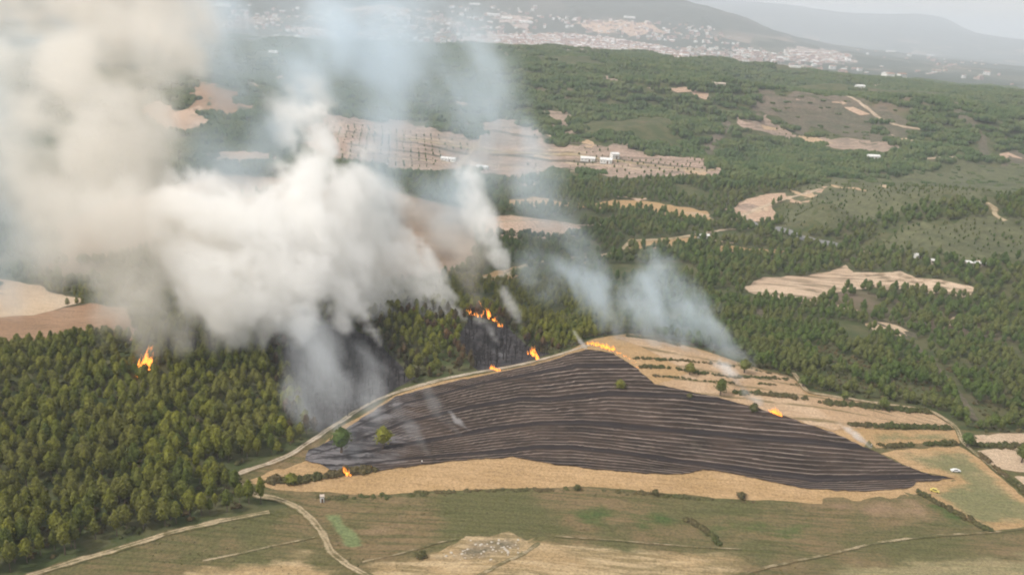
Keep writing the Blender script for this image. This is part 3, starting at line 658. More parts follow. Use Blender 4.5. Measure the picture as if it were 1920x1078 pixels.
TRUNKS = [trunk_mb(40 + k, b_ * .8, .20).mesh('trunk', BARK) for k, (w_, a_, b_) in enumerate(SHAPES)]
def proto(name, me): return bpy.data.objects.new(name, me)
def tree_protos(pref, mat, n, count=6, size=.75, s=1.0, dead=False):
    out = []
    for k in range(count):
        w_, a_, b_ = SHAPES[k]
        c = crown_mesh(70 + k + n, n, w_ * s, a_ * s * .7, b_ * s, mat, size * s)
        out.append(proto(pref, join_meshes(pref, [(c, Matrix.Identity(4)), (TRUNKS[k], Matrix.Scale(s, 4))])))
    return out
PR_NEAR = tree_protos('pine tree shape', LEAF, 130)
PR_MID = tree_protos('mid pine shape', LEAFR, 80, size=.95)
def patch_mesh(seed, mat, n=22, R=13.5):
    g = random.Random(seed); gn = np.random.default_rng(seed); V = []; F = []
    for k in range(n):
        a, rr = g.uniform(0, 6.28), R * math.sqrt(g.random()); cx, cy_ = math.cos(a) * rr, math.sin(a) * rr
        w_, h_ = g.uniform(2.4, 3.6), g.uniform(4.2, 6.8); b = len(V)
        for (zz, kk, m_) in ((-1.5, .8, 6), (h_ * .35, 1.0, 6), (h_ * .72, .72, 6)):
            for q in range(6):
                t = q / 6 * 6.283 + g.uniform(-.3, .3); k2 = kk * w_ * g.uniform(.8, 1.15); V.append((cx + math.cos(t) * k2, cy_ + math.sin(t) * k2, zz + g.uniform(-.4, .4)))
        V.append((cx + g.uniform(-.4, .4), cy_ + g.uniform(-.4, .4), h_))
        for r_ in range(2):
            for q in range(6):
                F.append((b + r_ * 6 + q, b + r_ * 6 + (q + 1) % 6, b + r_ * 6 + 6 + (q + 1) % 6, b + r_ * 6 + 6 + q))
        F += [(b + 12 + q, b + 12 + (q + 1) % 6, b + 18) for q in range(6)]
    return mesh_np('grove', V, F, mat)
PR_FAR = [proto('grove shape', patch_mesh(300 + k, LEAFF)) for k in range(5)]

def scatter(name, pts, scl, rot, var, protos):
    me = bpy.data.meshes.new(name); n = len(pts)
    me.vertices.add(n); me.vertices.foreach_set('co', np.asarray(pts, np.float32).ravel())
    for nm, ty, arr in (('scl', 'FLOAT', scl), ('rot', 'FLOAT', rot)):
        me.attributes.new(nm, ty, 'POINT').data.foreach_set('value', np.asarray(arr, np.float32))
    me.attributes.new('var', 'INT', 'POINT').data.foreach_set('value', np.asarray(var, np.int32))
    o = link(name, me)
    ng = bpy.data.node_groups.new(name, 'GeometryNodeTree')
    ng.interface.new_socket('Geometry', in_out='INPUT', socket_type='NodeSocketGeometry')
    ng.interface.new_socket('Geometry', in_out='OUTPUT', socket_type='NodeSocketGeometry')
    nd, L = ng.nodes, ng.links.new
    gi = nd.new('NodeGroupInput'); go = nd.new('NodeGroupOutput'); ip = nd.new('GeometryNodeInstanceOnPoints')
    jg = nd.new('GeometryNodeJoinGeometry')
    for pr in protos[::-1]:
        q = nd.new('GeometryNodeObjectInfo'); q.inputs['Object'].default_value = pr; q.inputs['As Instance'].default_value = True
        L(q.outputs['Geometry'], jg.inputs[0])
    L(gi.outputs[0], ip.inputs['Points']); L(jg.outputs[0], ip.inputs['Instance']); ip.inputs['Pick Instance'].default_value = True
    def att(nm, ty):
        a = nd.new('GeometryNodeInputNamedAttribute'); a.data_type = ty; a.inputs[0].default_value = nm; return a.outputs[0]
    L(att('var', 'INT'), ip.inputs['Instance Index']); L(att('scl', 'FLOAT'), ip.inputs['Scale'])
    cx = nd.new('ShaderNodeCombineXYZ'); L(att('rot', 'FLOAT'), cx.inputs[2]); L(cx.outputs[0], ip.inputs['Rotation'])
    L(ip.outputs[0], go.inputs[0]); o.modifiers.new('planting', 'NODES').node_group = ng
    return o

def poisson(x0, x1, y0, y1, s, jit=.42):
    gx, gy = np.meshgrid(np.arange(x0, x1, s, dtype=float), np.arange(y0, y1, s * .87, dtype=float))
    gx[1::2] += s / 2
    gx = gx.ravel() + RNG.uniform(-jit, jit, gx.size) * s; gy = gy.ravel() + RNG.uniform(-jit, jit, gy.size) * s
    return gx, gy
def free(x, y, pad=0):
    ok = np.ones(x.shape, bool)
    for ring in EXCL:
        lo, hi = ring.min(0), ring.max(0); k = (x > lo[0]) & (x < hi[0]) & (y > lo[1]) & (y < hi[1]) & ok
        if k.any(): ok[np.where(k)[0][inside(ring[::3] if len(ring) > 200 else ring, x[k], y[k])]] = False
    for ln, d in EXCL_LINES:
        lo, hi = ln.min(0) - d, ln.max(0) + d; k = (x > lo[0]) & (x < hi[0]) & (y > lo[1]) & (y < hi[1]) & ok
        if k.any(): ok[np.where(k)[0][near_line(ln, x[k], y[k]) < d]] = False
    return ok
def inframe(x, y, m=0.72): return np.abs(np.arctan2(x, y)) < m
# charred slopes are wooded with dead trees, so they leave the list of clear ground
CHAR_RINGS = [np.array(hit(q)) for q in (
  [(532,650),(560,628),(600,612),(650,606),(700,632),(735,668),(782,708),(736,730),(672,770),(605,808),(580,798),(568,750),(545,700)],
  [(880,598),(950,612),(1000,655),(1030,664),(960,684),(900,698),(880,680),(860,630)])]

# near woods: single pines down to about 520 m away, then smaller ones, then groves
nx, ny = poisson(-420, 520, 150, 560, 4.35)
k = inframe(nx, ny) & (np.hypot(nx, ny) < 560) & (np.hypot(nx, ny) > 165); nx, ny = nx[k], ny[k]
fm = free(nx, ny)
inchar = np.zeros(len(nx), bool)
for q in CHAR_RINGS: inchar |= inside(q, nx, ny)
gap = fbm(nx / 22, ny / 22, 3, 77)
left = nx < -30
keep = fm & ~inchar & np.where(left, gap > -0.21, gap > -0.13)
tx, ty = nx[keep], ny[keep]; tz = H(tx, ty) - 0.1
ts = RNG.uniform(.55, 1.06, len(tx)) * np.clip(1.12 - (np.hypot(tx, ty) - 220) / 900, .78, 1.12)
px_, py_, dep = project(tx, ty, tz + 4)
vis = (px_ > -40) & (px_ < 1960) & (py_ > -20) & (py_ < 1120)
isl = (px_ < 620)
cand = np.where(vis & isl)[0]; cand = cand[np.argsort(dep[cand])][:300]
first = np.zeros(len(tx), bool); first[cand] = True
grpl = 'pines at the near edge of the left wood'
edge_d = near_line(hit([(20,1095),(60,1078),(130,1056),(220,1030),(310,1002),(400,980),(480,945),(450,905),(510,868),(575,832)]), tx, ty)
for i in cand:
    v = random.randrange(6); c = link('pine_tree', None, (tx[i], ty[i], tz[i]), None, random.uniform(0, 6.28), (ts[i], ts[i], ts[i] * random.uniform(1.0, 1.3)))
    sz = 'Small' if ts[i] < .74 else ('Tall' if ts[i] > .95 else 'Middle sized'); de = edge_d[i]
    rw = 'in the front row above the track' if de < 11 else ('just behind the front row' if de < 24 else 'deeper inside the wood')
    wh = ['by the left border', 'left of mid edge', 'right of mid edge', 'near the road fork'][int(np.clip(px_[i] / 125, 0, 3))]
    tag(c, sz.lower() + ' olive pine ' + rw + ', ' + wh, 'pine tree', grpl)
    link('trunk', TRUNKS[v], parent=c); link('crown', CROWNS[v], parent=c)
# scorched trees beside the burnt ground
sc_line = [(800,600),(850,610),(880,640),(930,600),(970,640),(1010,665)]
sl = hit(sc_line); dsc = np.full(len(tx), 99.)
for q in sl: dsc = np.minimum(dsc, np.hypot(tx - q[0], ty - q[1]))
for q in CHAR_RINGS: dsc = np.minimum(dsc, near_line(np.vstack([q, q[:1]]), tx, ty) * 1.4)
scorch = (dsc < 13) & (RNG.random(len(tx)) < .65) & ~first
pr_sc = tree_protos('scorched pine shape', SCORCH, 70, 3)
near_l = ~first & ~scorch & (tx < 60)
o = scatter('pine_woodland', np.stack([tx, ty, tz], -1)[near_l], ts[near_l], RNG.uniform(0, 6.28, near_l.sum()), RNG.integers(0, 6, near_l.sum()), PR_NEAR)
tag(o, 'dense olive green pine wood covering the slopes left of and behind the burnt field', 'pine wood', kind='stuff')
near_r = ~first & ~scorch & (tx >= 60)
o = scatter('pine_woodland', np.stack([tx, ty, tz], -1)[near_r], ts[near_r] * .95, RNG.uniform(0, 6.28, near_r.sum()), RNG.integers(0, 6, near_r.sum()), PR_MID)
tag(o, 'green pine wood growing behind the terraced stubble on the right', 'pine wood', kind='stuff')
o = scatter('scorched_woodland', np.stack([tx, ty, tz], -1)[scorch], ts[scorch] * .9, RNG.uniform(0, 6.28, scorch.sum()), RNG.integers(0, 3, scorch.sum()), pr_sc)
tag(o, 'rusty brown scorched pines fringing the charred slopes', 'scorched trees', kind='stuff')

# undergrowth between the pines
ux, uy = poisson(-330, 420, 180, 430, 4.2)
k = inframe(ux, uy) & free(ux, uy) & (fbm(ux / 12, uy / 12, 3, 5) > -0.12); ux, uy = ux[k], uy[k]
ch = np.zeros(len(ux), bool)
for q in CHAR_RINGS: ch |= inside(q, ux, uy)
ux, uy = ux[~ch], uy[~ch]
bush_me = [crown_mesh(500 + k, 26, 2.4, -.3, 1.3, HEDGE, .55, True, 'shrub shape') for k in range(3)]
o = scatter('undergrowth', np.stack([ux, uy, H(ux, uy)], -1), RNG.uniform(.5, 1.2, len(ux)), RNG.uniform(0, 6.28, len(ux)), RNG.integers(0, 3, len(ux)), [proto('shrub shape', m) for m in bush_me])
tag(o, 'low dark shrubs growing between the pine trunks', 'undergrowth', kind='stuff')

# mid distance pines
mx, my = poisson(-700, 850, 380, 1000, 6.6)
r = np.hypot(mx, my); k = inframe(mx, my, .66) & (r >= 560) & (r < 950); mx, my = mx[k], my[k]
def shrubby(x, y):
    r_ = np.zeros(x.shape, bool)
    for q in SHRUBBY: r_ |= inside(q, x, y)
    return r_
k = free(mx, my) & (fbm(mx / 60, my / 60, 4, 21) > -0.17); mx, my = mx[k], my[k]
sh = shrubby(mx, my); k = ~sh | (RNG.random(len(mx)) < .6); mx, my, sh = mx[k], my[k], sh[k]; msc = np.where(sh, RNG.uniform(.22, .5, len(mx)), RNG.uniform(.7, 1.15, len(mx)))
o = scatter('pine_woodland', np.stack([mx, my, H(mx, my) - .2], -1), msc, RNG.uniform(0, 6.28, len(mx)), RNG.integers(0, 6, len(mx)), PR_MID)
tag(o, 'green pine wood in the valley behind the smoke and around the pale clearings', 'pine wood', kind='stuff')
# far groves
fx, fy = poisson(-2400, 2700, 500, 3900, 19)
r = np.hypot(fx, fy); k = inframe(fx, fy, .66) & (r >= 940) & (r < 3900); fx, fy = fx[k], fy[k]
k = free(fx, fy) & (fbm(fx / 130, fy / 130, 5, 33) > -0.13 + 0.12 * np.clip((np.hypot(fx, fy) - 2700) / 800, 0, 1)); fx, fy = fx[k], fy[k]
sh = shrubby(fx, fy); k = ~sh | (RNG.random(len(fx)) < .55); fx, fy, sh = fx[k], fy[k], sh[k]; sh &= ~(inside(SHRUBBY[2], fx, fy) & (fbm(fx / 90, fy / 90, 3, 8) > -.02))
o = scatter('pine_woodland', np.stack([fx, fy, H(fx, fy) - .5], -1), np.where(sh, .38, 1) * RNG.uniform(.75, 1.2, len(fx)), RNG.uniform(0, 6.28, len(fx)), RNG.integers(0, 5, len(fx)), PR_FAR)
tag(o, 'distant dark green pine wood covering the long hill below the town', 'pine wood', kind='stuff')
print('trees', len(tx), 'scorched', scorch.sum(), 'mid', len(mx), 'far', len(fx), 'shrubs', len(ux))

# orchard rows on the plain
ox, oy, oz_ = [], [], []
for poly, sx, sy, an in (([(560,240),(640,225),(880,270),(880,318),(760,322),(640,302)], 9, 13, .15), ([(900,225),(960,222),(1015,240),(1010,262),(900,262)], 12, 12, .3), ([(820,300),(1000,300),(1040,330),(900,330)], 9, 12, -.1), ([(1090,272),(1330,300),(1345,328),(1200,332),(1060,318)], 9, 15, .2), ([(1385,220),(1440,228),(1560,262),(1480,262)], 11, 12, .2)):
    q = hit(poly); c0 = q.mean(0); gx, gy = np.meshgrid(np.arange(-420, 420, sx, dtype=float), np.arange(-420, 420, sy, dtype=float))
    gx = gx.ravel() + RNG.normal(0, .7, gx.size); gy = gy.ravel() + RNG.normal(0, .7, gy.size); X = c0[0] + gx * math.cos(an) - gy * math.sin(an); Y = c0[1] + gx * math.sin(an) + gy * math.cos(an)
    k = inside(q, X, Y) & (fbm(X / 70, Y / 70, 3, 4) > -.1) & (RNG.random(len(X)) < .88); ox.append(X[k]); oy.append(Y[k])
ox = np.concatenate(ox); oy = np.concatenate(oy)
o = scatter('orchard_trees', np.stack([ox, oy, H(ox, oy) - .2], -1), RNG.uniform(.3, .6, len(ox)), RNG.uniform(0, 6.28, len(ox)), RNG.integers(0, 6, len(ox)), PR_MID)
tag(o, 'small round orchard trees in rows on the pale plain around the white farm', 'orchard', kind='stuff')

# charred standing trees
def charred(seed):
    g = random.Random(seed); mb = MB(); h = g.uniform(5, 8)
    mb.tube([(0, 0, -.4), (g.uniform(-.3, .3), g.uniform(-.3, .3), h * .5), (g.uniform(-.5, .5), g.uniform(-.5, .5), h)], [.24, .17, .05], 5)
    t = mb.mesh('trunk', CHARW); mb = MB()
    for k in range(16):
        a = g.uniform(0, 6.28); z = h * g.uniform(.35, .97); L = g.uniform(.6, 1.9) * (1.15 - z / h * .6)
        x1, y1, z1 = math.cos(a) * L, math.sin(a) * L, z + L * .45
        mb.tube([(0, 0, z), (x1, y1, z1)], [.10, .05], 3)
        for q in range(2):
            b = a + g.uniform(-1, 1); mb.tube([(x1 * .6, y1 * .6, z + (z1 - z) * .6), (x1 * .6 + math.cos(b) * .7, y1 * .6 + math.sin(b) * .7, z1 + .3)], [.07, .04], 3)
    return t, mb.mesh('branches', CHARW)
CHT = [charred(800 + k) for k in range(5)]
cx, cy2 = nx[inchar], ny[inchar]
# and a fringe of dead trees along the crest, against the smoke
fr = hit([(430,652,10),(450,650,10),(470,648,10),(490,646,10),(505,650,10),(545,640,9),(720,600,10),(735,594,11),(750,590,12),(765,588,12),(780,587,12),(795,588,12),(810,590,12),(825,592,12),(290,672,9),(310,668,9),(330,664,9),(350,660,9),(372,656,10),(395,654,10)])
cx = np.concatenate([cx, fr[:, 0] + RNG.uniform(-1, 1, len(fr)), fr[:, 0] + RNG.uniform(-4, 4, len(fr))]); cy2 = np.concatenate([cy2, fr[:, 1] + RNG.uniform(-1, 1, len(fr)), fr[:, 1] + RNG.uniform(-5, 3, len(fr))])
if len(cx) > 290: q = RNG.permutation(len(cx))[:290]; cx, cy2 = cx[q], cy2[q]
for x, y in zip(cx, cy2):
    t, b = CHT[random.randrange(5)]; s_ = random.uniform(.75, 1.25)
    c = link('burnt_tree', None, (x, y, float(H(x, y))), None, random.uniform(0, 6.28), s_)
    tag(c, 'bare charred tree standing on the blackened slope or its smoking crest', 'burnt tree', 'charred trees on the burnt slopes')
    link('trunk', t, parent=c); link('branches', b, parent=c)

# single trees and bushes in the fields
def field_tree(px, py, wpx, hpx, label, mat=LEAFR, kind='tree', seed=1, trunk=True):
    x, y, z = P(px, py); d = math.sqrt(x * x + y * y + (z - CAM_H) ** 2); s = d / FPX
    w_, h_ = wpx * s, hpx * s / math.cos(math.asin((CAM_H - z) / d)) * .95
    o = link('field_tree' if trunk else 'bush', None, (x, y, z), None, random.uniform(0, 6.28))
    tag(o, label, kind, 'trees standing alone in the fields' if trunk else 'bushes in the fields')
    n = int(60 + 60 * w_ / 4)
    link('crown' if trunk else 'foliage', crown_mesh(seed, min(n, 260), w_, h_ * (.18 if trunk else -.1), h_, mat, .7 if trunk else .5), parent=o)
    if trunk: link('trunk', trunk_mb(seed, h_ * .7, .06 * w_).mesh('trunk', BARK), parent=o)
    else:
        mb = MB()
        for q in range(4): a = q * 1.6; mb.tube([(0, 0, -.3), (math.cos(a) * w_ * .2, math.sin(a) * w_ * .2, h_ * .6)], [.08, .03], 4)
        link('stem', mb.mesh('stem', BARK), parent=o)
    return o
field_tree(1350, 742, 26, 34, 'dense dark green tree standing on the edge of the burnt field below the blue smoke', seed=901)
field_tree(1293, 703, 22, 24, 'smaller olive tree on the second stubble terrace above the burnt field', LEAF, seed=902)
field_tree(640, 850, 42, 50, 'large round tree half hidden in smoke at the left end of the burnt field', LEAFR, seed=903)
field_tree(718, 842, 34, 44, 'olive green tree standing on burnt ground right of the smoking round tree', LEAF, seed=904)
field_tree(1655, 770, 18, 26, 'small dark tree on the hedge bank next to the right hand track', seed=905)
field_tree(1812, 838, 24, 26, 'rounded dark tree beside the bend of the right hand track', seed=906)
field_tree(1915, 868, 26, 34, 'dark tree on the bleached plot cut by the right border', seed=907)
field_tree(1583, 752, 16, 20, 'little tree at the foot of the right wood above the upper hedge', seed=908)
field_tree(1395, 700, 24, 28, 'bluish green tree veiled by smoke on the upper terrace', seed=909)
field_tree(1505, 725, 22, 22, 'dark tree at the top corner where the track leaves the wood', seed=910)
field_tree(1413, 772, 20, 18, 'dark bush on the upper edge of the burnt field beside the small fire', HEDGE, 'bush', 911, False)
field_tree(1163, 728, 24, 18, 'olive bush left unburnt among the upper rows of the burnt field', LEAF, 'bush', 912, False)
field_tree(1082, 918, 14, 10, 'small round bush on the lower edge of the golden strip, left one', HEDGE, 'bush', 913, False)
field_tree(1228, 927, 16, 10, 'small round bush on the lower edge of the golden strip, right one', HEDGE, 'bush', 914, False)
field_tree(1390, 934, 20, 12, 'straggly dark bush at the right end of the golden strip', HEDGE, 'bush', 915, False)
field_tree(790, 1046, 22, 14, 'grey green bush beside the stony patch at the bottom', HEDGE, 'bush', 916, False)
field_tree(545, 905, 30, 18, 'rounded green bush at the fork of the dirt road', LEAF, 'bush', 917, False)
field_tree(518, 902, 20, 14, 'low bush at the left end of the hedge by the road fork', HEDGE, 'bush', 918, False)
field_tree(1293, 745, 14, 8, 'low dark bush on the burnt edge left of the dense tree', HEDGE, 'bush', 919, False)

def hedge(px, width, height, label, mat=HEDGE, dens=1.0, seed=0, gaps=0.0):
    ln = hit(px); seg = np.hypot(*(ln[1:] - ln[:-1]).T); s = np.concatenate([[0], np.cumsum(seg)]); c0 = ln.mean(0)
    n = int(s[-1] * dens * 2.6); V = []; F = []; g = np.random.default_rng(seed + 1000)
    for q in g.uniform(0, s[-1], n):
        if gaps and fbm(np.array([q / 7.0]), np.array([seed * 1.7]), 2, seed)[0] < gaps - 0.5: continue
        x = np.interp(q, s, ln[:, 0]) + g.normal() * width * .28; y = np.interp(q, s, ln[:, 1]) + g.normal() * width * .28
        me = bush_me[g.integers(0, 3)]; k = g.uniform(.5, 1.3); z = float(H(x, y)) - .1; a = g.uniform(0, 6.28); ca, sa = math.cos(a), math.sin(a)
        co = HV[me.name][0]; b = len(V)
        X = (co[:, 0] * ca - co[:, 1] * sa) * k * width / 2.4 + x - c0[0]; Y = (co[:, 0] * sa + co[:, 1] * ca) * k * width / 2.4 + y - c0[1]; Z = co[:, 2] * k * height / 1.3 + z
        V.append(np.stack([X, Y, Z], -1)); 
    off = 0; FF = []
    faces = HV[bush_me[0].name][1]
    V2 = []; 
    for v in V: V2.append(v); FF += [tuple(i + off for i in f) for f in faces]; off += len(v)
    if not V2: return
    o = link('hedge', mesh_np('hedge', np.vstack(V2), FF, mat), (c0[0], c0[1], 0)); tag(o, label, 'hedge', 'hedges along the field banks')
    return o
HV = {}
for m in bush_me:
    co = np.empty(len(m.vertices) * 3, np.float32); m.vertices.foreach_get('co', co); HV[m.name] = (co.reshape(-1, 3), [tuple(p.vertices) for p in m.polygons])
hedge([(1188,672),(1230,674),(1290,678),(1350,684),(1400,692),(1450,702)], 1.6, 1.0, 'sparse dark hedge on the topmost terrace bank right of the long fire line', seed=1, gaps=.35)
hedge([(1200,688),(1260,690),(1310,700),(1380,708),(1480,712)], 1.8, 1.1, 'dark hedge on the second terrace bank, above the small olive tree', seed=2, gaps=.35)
hedge([(1215,705),(1260,708),(1330,716),(1450,722),(1500,722)], 1.4, .8, 'low patchy hedge on the third terrace bank under the small olive tree', seed=3, gaps=.45)
hedge([(1375,738),(1440,741),(1512,748)], 2.4, 1.6, 'row of dark shrubs to the right of the dense dark tree', seed=4, gaps=.25, dens=.8)
hedge([(1540,757),(1600,762),(1655,767),(1745,775)], 2.6, 1.8, 'dark hedge under the right wood with a small tree in it', seed=5, gaps=.15, dens=1.2)
hedge([(1590,797),(1640,800),(1700,802),(1780,804)], 2.2, 1.6, 'straight brown green hedge between the stubble and the upper green plot', seed=6, gaps=.12, dens=1.3)
hedge([(1640,838),(1700,836),(1760,833),(1800,831)], 2.2, 1.4, 'broken hedge between the two green pastures on the right', seed=7, gaps=.4, dens=1.0)
hedge([(1826,835),(1870,838),(1990,836)], 2.4, 1.7, 'hedge between the bleached plots at the right border', seed=8, dens=1.3)
hedge([(1835,852),(1870,882),(1925,925),(1990,985)], 2.0, 1.4, 'hedge following the right hand track downhill past the bleached plots', seed=9, dens=1.2, gaps=.2)
hedge([(1722,922),(1760,945),(1800,966),(1860,998)], 2.0, 1.3, 'dark diagonal hedge running down from the right tip of the burnt field', seed=10, dens=1.6)
hedge([(1290,976),(1318,992),(1350,1020)], 2.0, 1.2, 'short diagonal hedge in the green meadow below the golden strip', seed=11, dens=1.6)
hedge([(500,903),(560,905),(600,895),(650,886),(700,882)], 2.8, 1.8, 'bushy green hedge at the lower left end of the burnt field', seed=12, dens=1.5, gaps=.15)
hedge([(600,936),(700,930),(900,920),(1080,916),(1200,924),(1420,942)], 2.0, .6, 'low weedy strip under the golden stubble at the top of the meadow', seed=13, dens=.6, gaps=.3)
hedge([(1180,632),(1220,636),(1270,648)], 2.6, 1.3, 'brown brushwood heap along the crest above the terraces', seed=14, dens=1.2)
hedge([(930,440),(1000,444),(1080,440),(1140,430)], 6, 5, 'line of dark trees behind the pinkish brown plain field', LEAFF, seed=15, dens=.16)

# weeds and tufts in the open ground
gx_, gy_ = poisson(-240, 330, 160, 320, 2.3, .5)
k = inframe(gx_, gy_, .62) & (fbm(gx_ / 16, gy_ / 7, 4, 61) > .02) & (RNG.random(len(gx_)) < .55); gx_, gy_ = gx_[k], gy_[k]
MEAD = hit([(-60,1140),(60,1078),(310,1006),(505,965),(600,930),(900,925),(1200,928),(1420,945),(1600,955),(1720,930),(1860,1000),(1990,990),(1990,1140)])
k = inside(MEAD, gx_, gy_); gx_, gy_ = gx_[k], gy_[k]
TUFT = leafmat('dry weeds', (0.10, 0.085, 0.035), (0.17, 0.13, 0.065), (0.065, 0.07, 0.026))
tuft_me = [crown_mesh(560 + k, 18, 2.2, -.2, .8, TUFT, .5, False, 'tuft shape') for k in range(3)]
o = scatter('weeds', np.stack([gx_, gy_, H(gx_, gy_) + .1], -1), RNG.uniform(.15, .42, len(gx_)), RNG.uniform(0, 6.28, len(gx_)), RNG.integers(0, 3, len(gx_)), [proto('tuft shape', m) for m in tuft_me])
tag(o, 'dry weeds and grass tufts scattered over the foreground meadow', 'weeds', kind='stuff')
bx_, by_ = poisson(-120, 260, 250, 400, 3.4, .5); BF = hit([(600,850),(740,745),(1100,660),(1228,724),(1480,787),(1740,892),(1600,918),(1280,885),(960,860),(700,880)])
k = inside(BF, bx_, by_) & (fbm(bx_ / 20, by_ / 6, 4, 62) > .03) & (RNG.random(len(bx_)) < .5); bx_, by_ = bx_[k], by_[k]
SINGED = leafmat('singed straw', (0.10, 0.07, 0.045), (0.04, 0.03, 0.025), (0.16, 0.12, 0.08))
tuft_m2 = [crown_mesh(570 + k, 16, 2.2, -.2, .6, SINGED, .45, False, 'straw clump shape') for k in range(3)]
o = scatter('singed_straw', np.stack([bx_, by_, H(bx_, by_) + .35], -1), RNG.uniform(.15, .4, len(bx_)), RNG.uniform(0, 6.28, len(bx_)), RNG.integers(0, 3, len(bx_)), [proto('straw clump shape', m) for m in tuft_m2])
tag(o, 'singed clumps of straw left over between the burnt rows', 'straw', kind='stuff')
# stones of the stony patch
STONE, _t, _b = newmat('pale stone'); _t.links.new(mixc(_t, noise(_t, pos(_t), 3, 3), (0.35, 0.31, 0.25), (0.55, 0.50, 0.43)), _b.inputs['Base Color'])
def rock(seed, s):
    g = np.random.default_rng(seed); V = []; F = []
    for z, k in ((-.3, 1.0), (.25, .9), (.6, .5)):
        for q in range(7): t = q / 7 * 6.283; kk = k * g.uniform(.75, 1.2); V.append((math.cos(t) * s * kk, math.sin(t) * s * kk * .8, z * s))
    for r_ in range(2):
        for q in range(7): F.append((r_ * 7 + q, r_ * 7 + (q + 1) % 7, r_ * 7 + 7 + (q + 1) % 7, r_ * 7 + 7 + q))
    F += [tuple(range(14, 21)), tuple(range(7))[::-1]]
    return mesh_np('rock', V, F, STONE)
ROCKS = [rock(k, 1.0) for k in range(5)]
rk = [(880,1030),(905,1024),(925,1018),(940,1030),(955,1022),(968,1014),(895,1040),(862,1036),(918,1036),(950,1036),(975,1026),(850,1044),(910,1046),(935,1012),(890,1018),(872,1046),(840,1040),(962,1032),(928,1026),(944,1020)]
for k, (a, b) in enumerate(rk * 3):
    x, y, z = P(a + random.uniform(-14, 14), b + random.uniform(-5, 5)); o = link('rock', ROCKS[k % 5], (x, y, z), None, random.uniform(0, 6), random.uniform(.3, .75))
    tag(o, 'pale angular stone lying in the stony patch at the bottom', 'rock', 'stones in the stony patch')

#SECTION buildings
WHITE, _t, _b = newmat('whitewashed wall'); _b.inputs['Base Color'].default_value = (.74, .73, .70, 1)
CREAM, _t, _b = newmat('cream wall'); _b.inputs['Base Color'].default_value = (.50, .42, .35, 1)
PINKW, _t, _b = newmat('pinkish wall'); _b.inputs['Base Color'].default_value = (.46, .34, .30, 1)
TILE, _t, _b = newmat('clay tile roof'); _t.links.new(mixc(_t, noise(_t, pos(_t), .8, 4), (0.30, 0.17, 0.12), (0.40, 0.26, 0.20)), _b.inputs['Base Color'])
METAL, _t, _b = newmat('pale sheet roof', .5); _b.inputs['Base Color'].default_value = (.68, .67, .65, 1)
GLASS, _t, _b = newmat('dark window', .2); _b.inputs['Base Color'].default_value = (.03, .035, .04, 1)
WOOD, _t, _b = newmat('weathered door'); _b.inputs['Base Color'].default_value = (.14, .09, .06, 1)
def farmhouse(px, py, L, W, Hh, rz, label, wall=WHITE, roof=METAL, group=None, wins=4, name='farm_building'):
    x, y, z = P(px, py); o = link(name, None, (x, y, z - .3), None, rz, .82); tag(o, label, 'building', group)
    m = MB(); m.box(0, 0, Hh / 2, L, W, Hh); link('wall', m.mesh('wall', wall), parent=o)
    m = MB(); m.gable(0, 0, Hh + .003, L + 1, W + 1, W * .22); link('roof', m.mesh('roof', roof), parent=o)
    wm = MB(); wm.box(0, 0, 0, 1.1, .16, 1.2); wme = wm.mesh('window', GLASS)
    for k in range(wins):
        if k == wins // 2: continue
        link('window', wme, (-L / 2 + L * (k + .5) / wins, -W / 2 - .05, Hh * .55), o)
    dm = MB(); dm.box(0, 0, 0, 2.2, .14, Hh * .7); link('door', dm.mesh('door', WOOD), (-L / 2 + L * (wins // 2 + .5) / wins, -W / 2 - .04, Hh * .35), o)
    return o
G1 = 'white farm buildings on the orchard plain'
farmhouse(841, 302, 22, 9, 4.5, -.25, 'long white farm shed at the left, alone in the orchard rows', group=G1)
farmhouse(904, 317, 17, 9, 4.2, -.2, 'short white farm shed on the plain, between the other farm buildings', group=G1)
farmhouse(1102, 302, 21, 10, 5, -.12, 'low long white barn, left building of the farmstead under the dark hill', group=G1)
farmhouse(1136, 306, 17, 11, 6, -.1, 'taller white farmhouse in the middle of the farmstead under the dark hill', group=G1)
farmhouse(1152, 298, 11, 10, 8, .3, 'tallest white block, right building of the farmstead under the dark hill', group=G1)
farmhouse(1637, 298, 18, 10, 5, .05, 'white house alone at the edge of the wood in the right middle distance', group='lone houses in the woods')
farmhouse(1722, 484, 7, 5, 4, .2, 'small white cottage among trees right of the grey road', group='lone houses in the woods', wins=3)
farmhouse(1752, 494, 6, 5, 3.5, -.3, 'tiny pale cottage below and right of the small white cottage', CREAM, group='lone houses in the woods', wins=3)
farmhouse(1828, 498, 18, 6, 3.5, .0, 'long pale low shed among trees near the right border', CREAM, group='lone houses in the woods')
farmhouse(1318, 446, 12, 6, 3.5, .1, 'pale long shed beside the clearing in the middle of the valley', group='lone houses in the woods')
farmhouse(1612, 166, 20, 12, 6, .1, 'white block on the far right end of the long hill', group='lone houses in the woods')
farmhouse(1345, 160, 30, 9, 4, .0, 'long pale building on the crest of the long wooded hill', CREAM, CREAM, group='lone houses in the woods', wins=8)
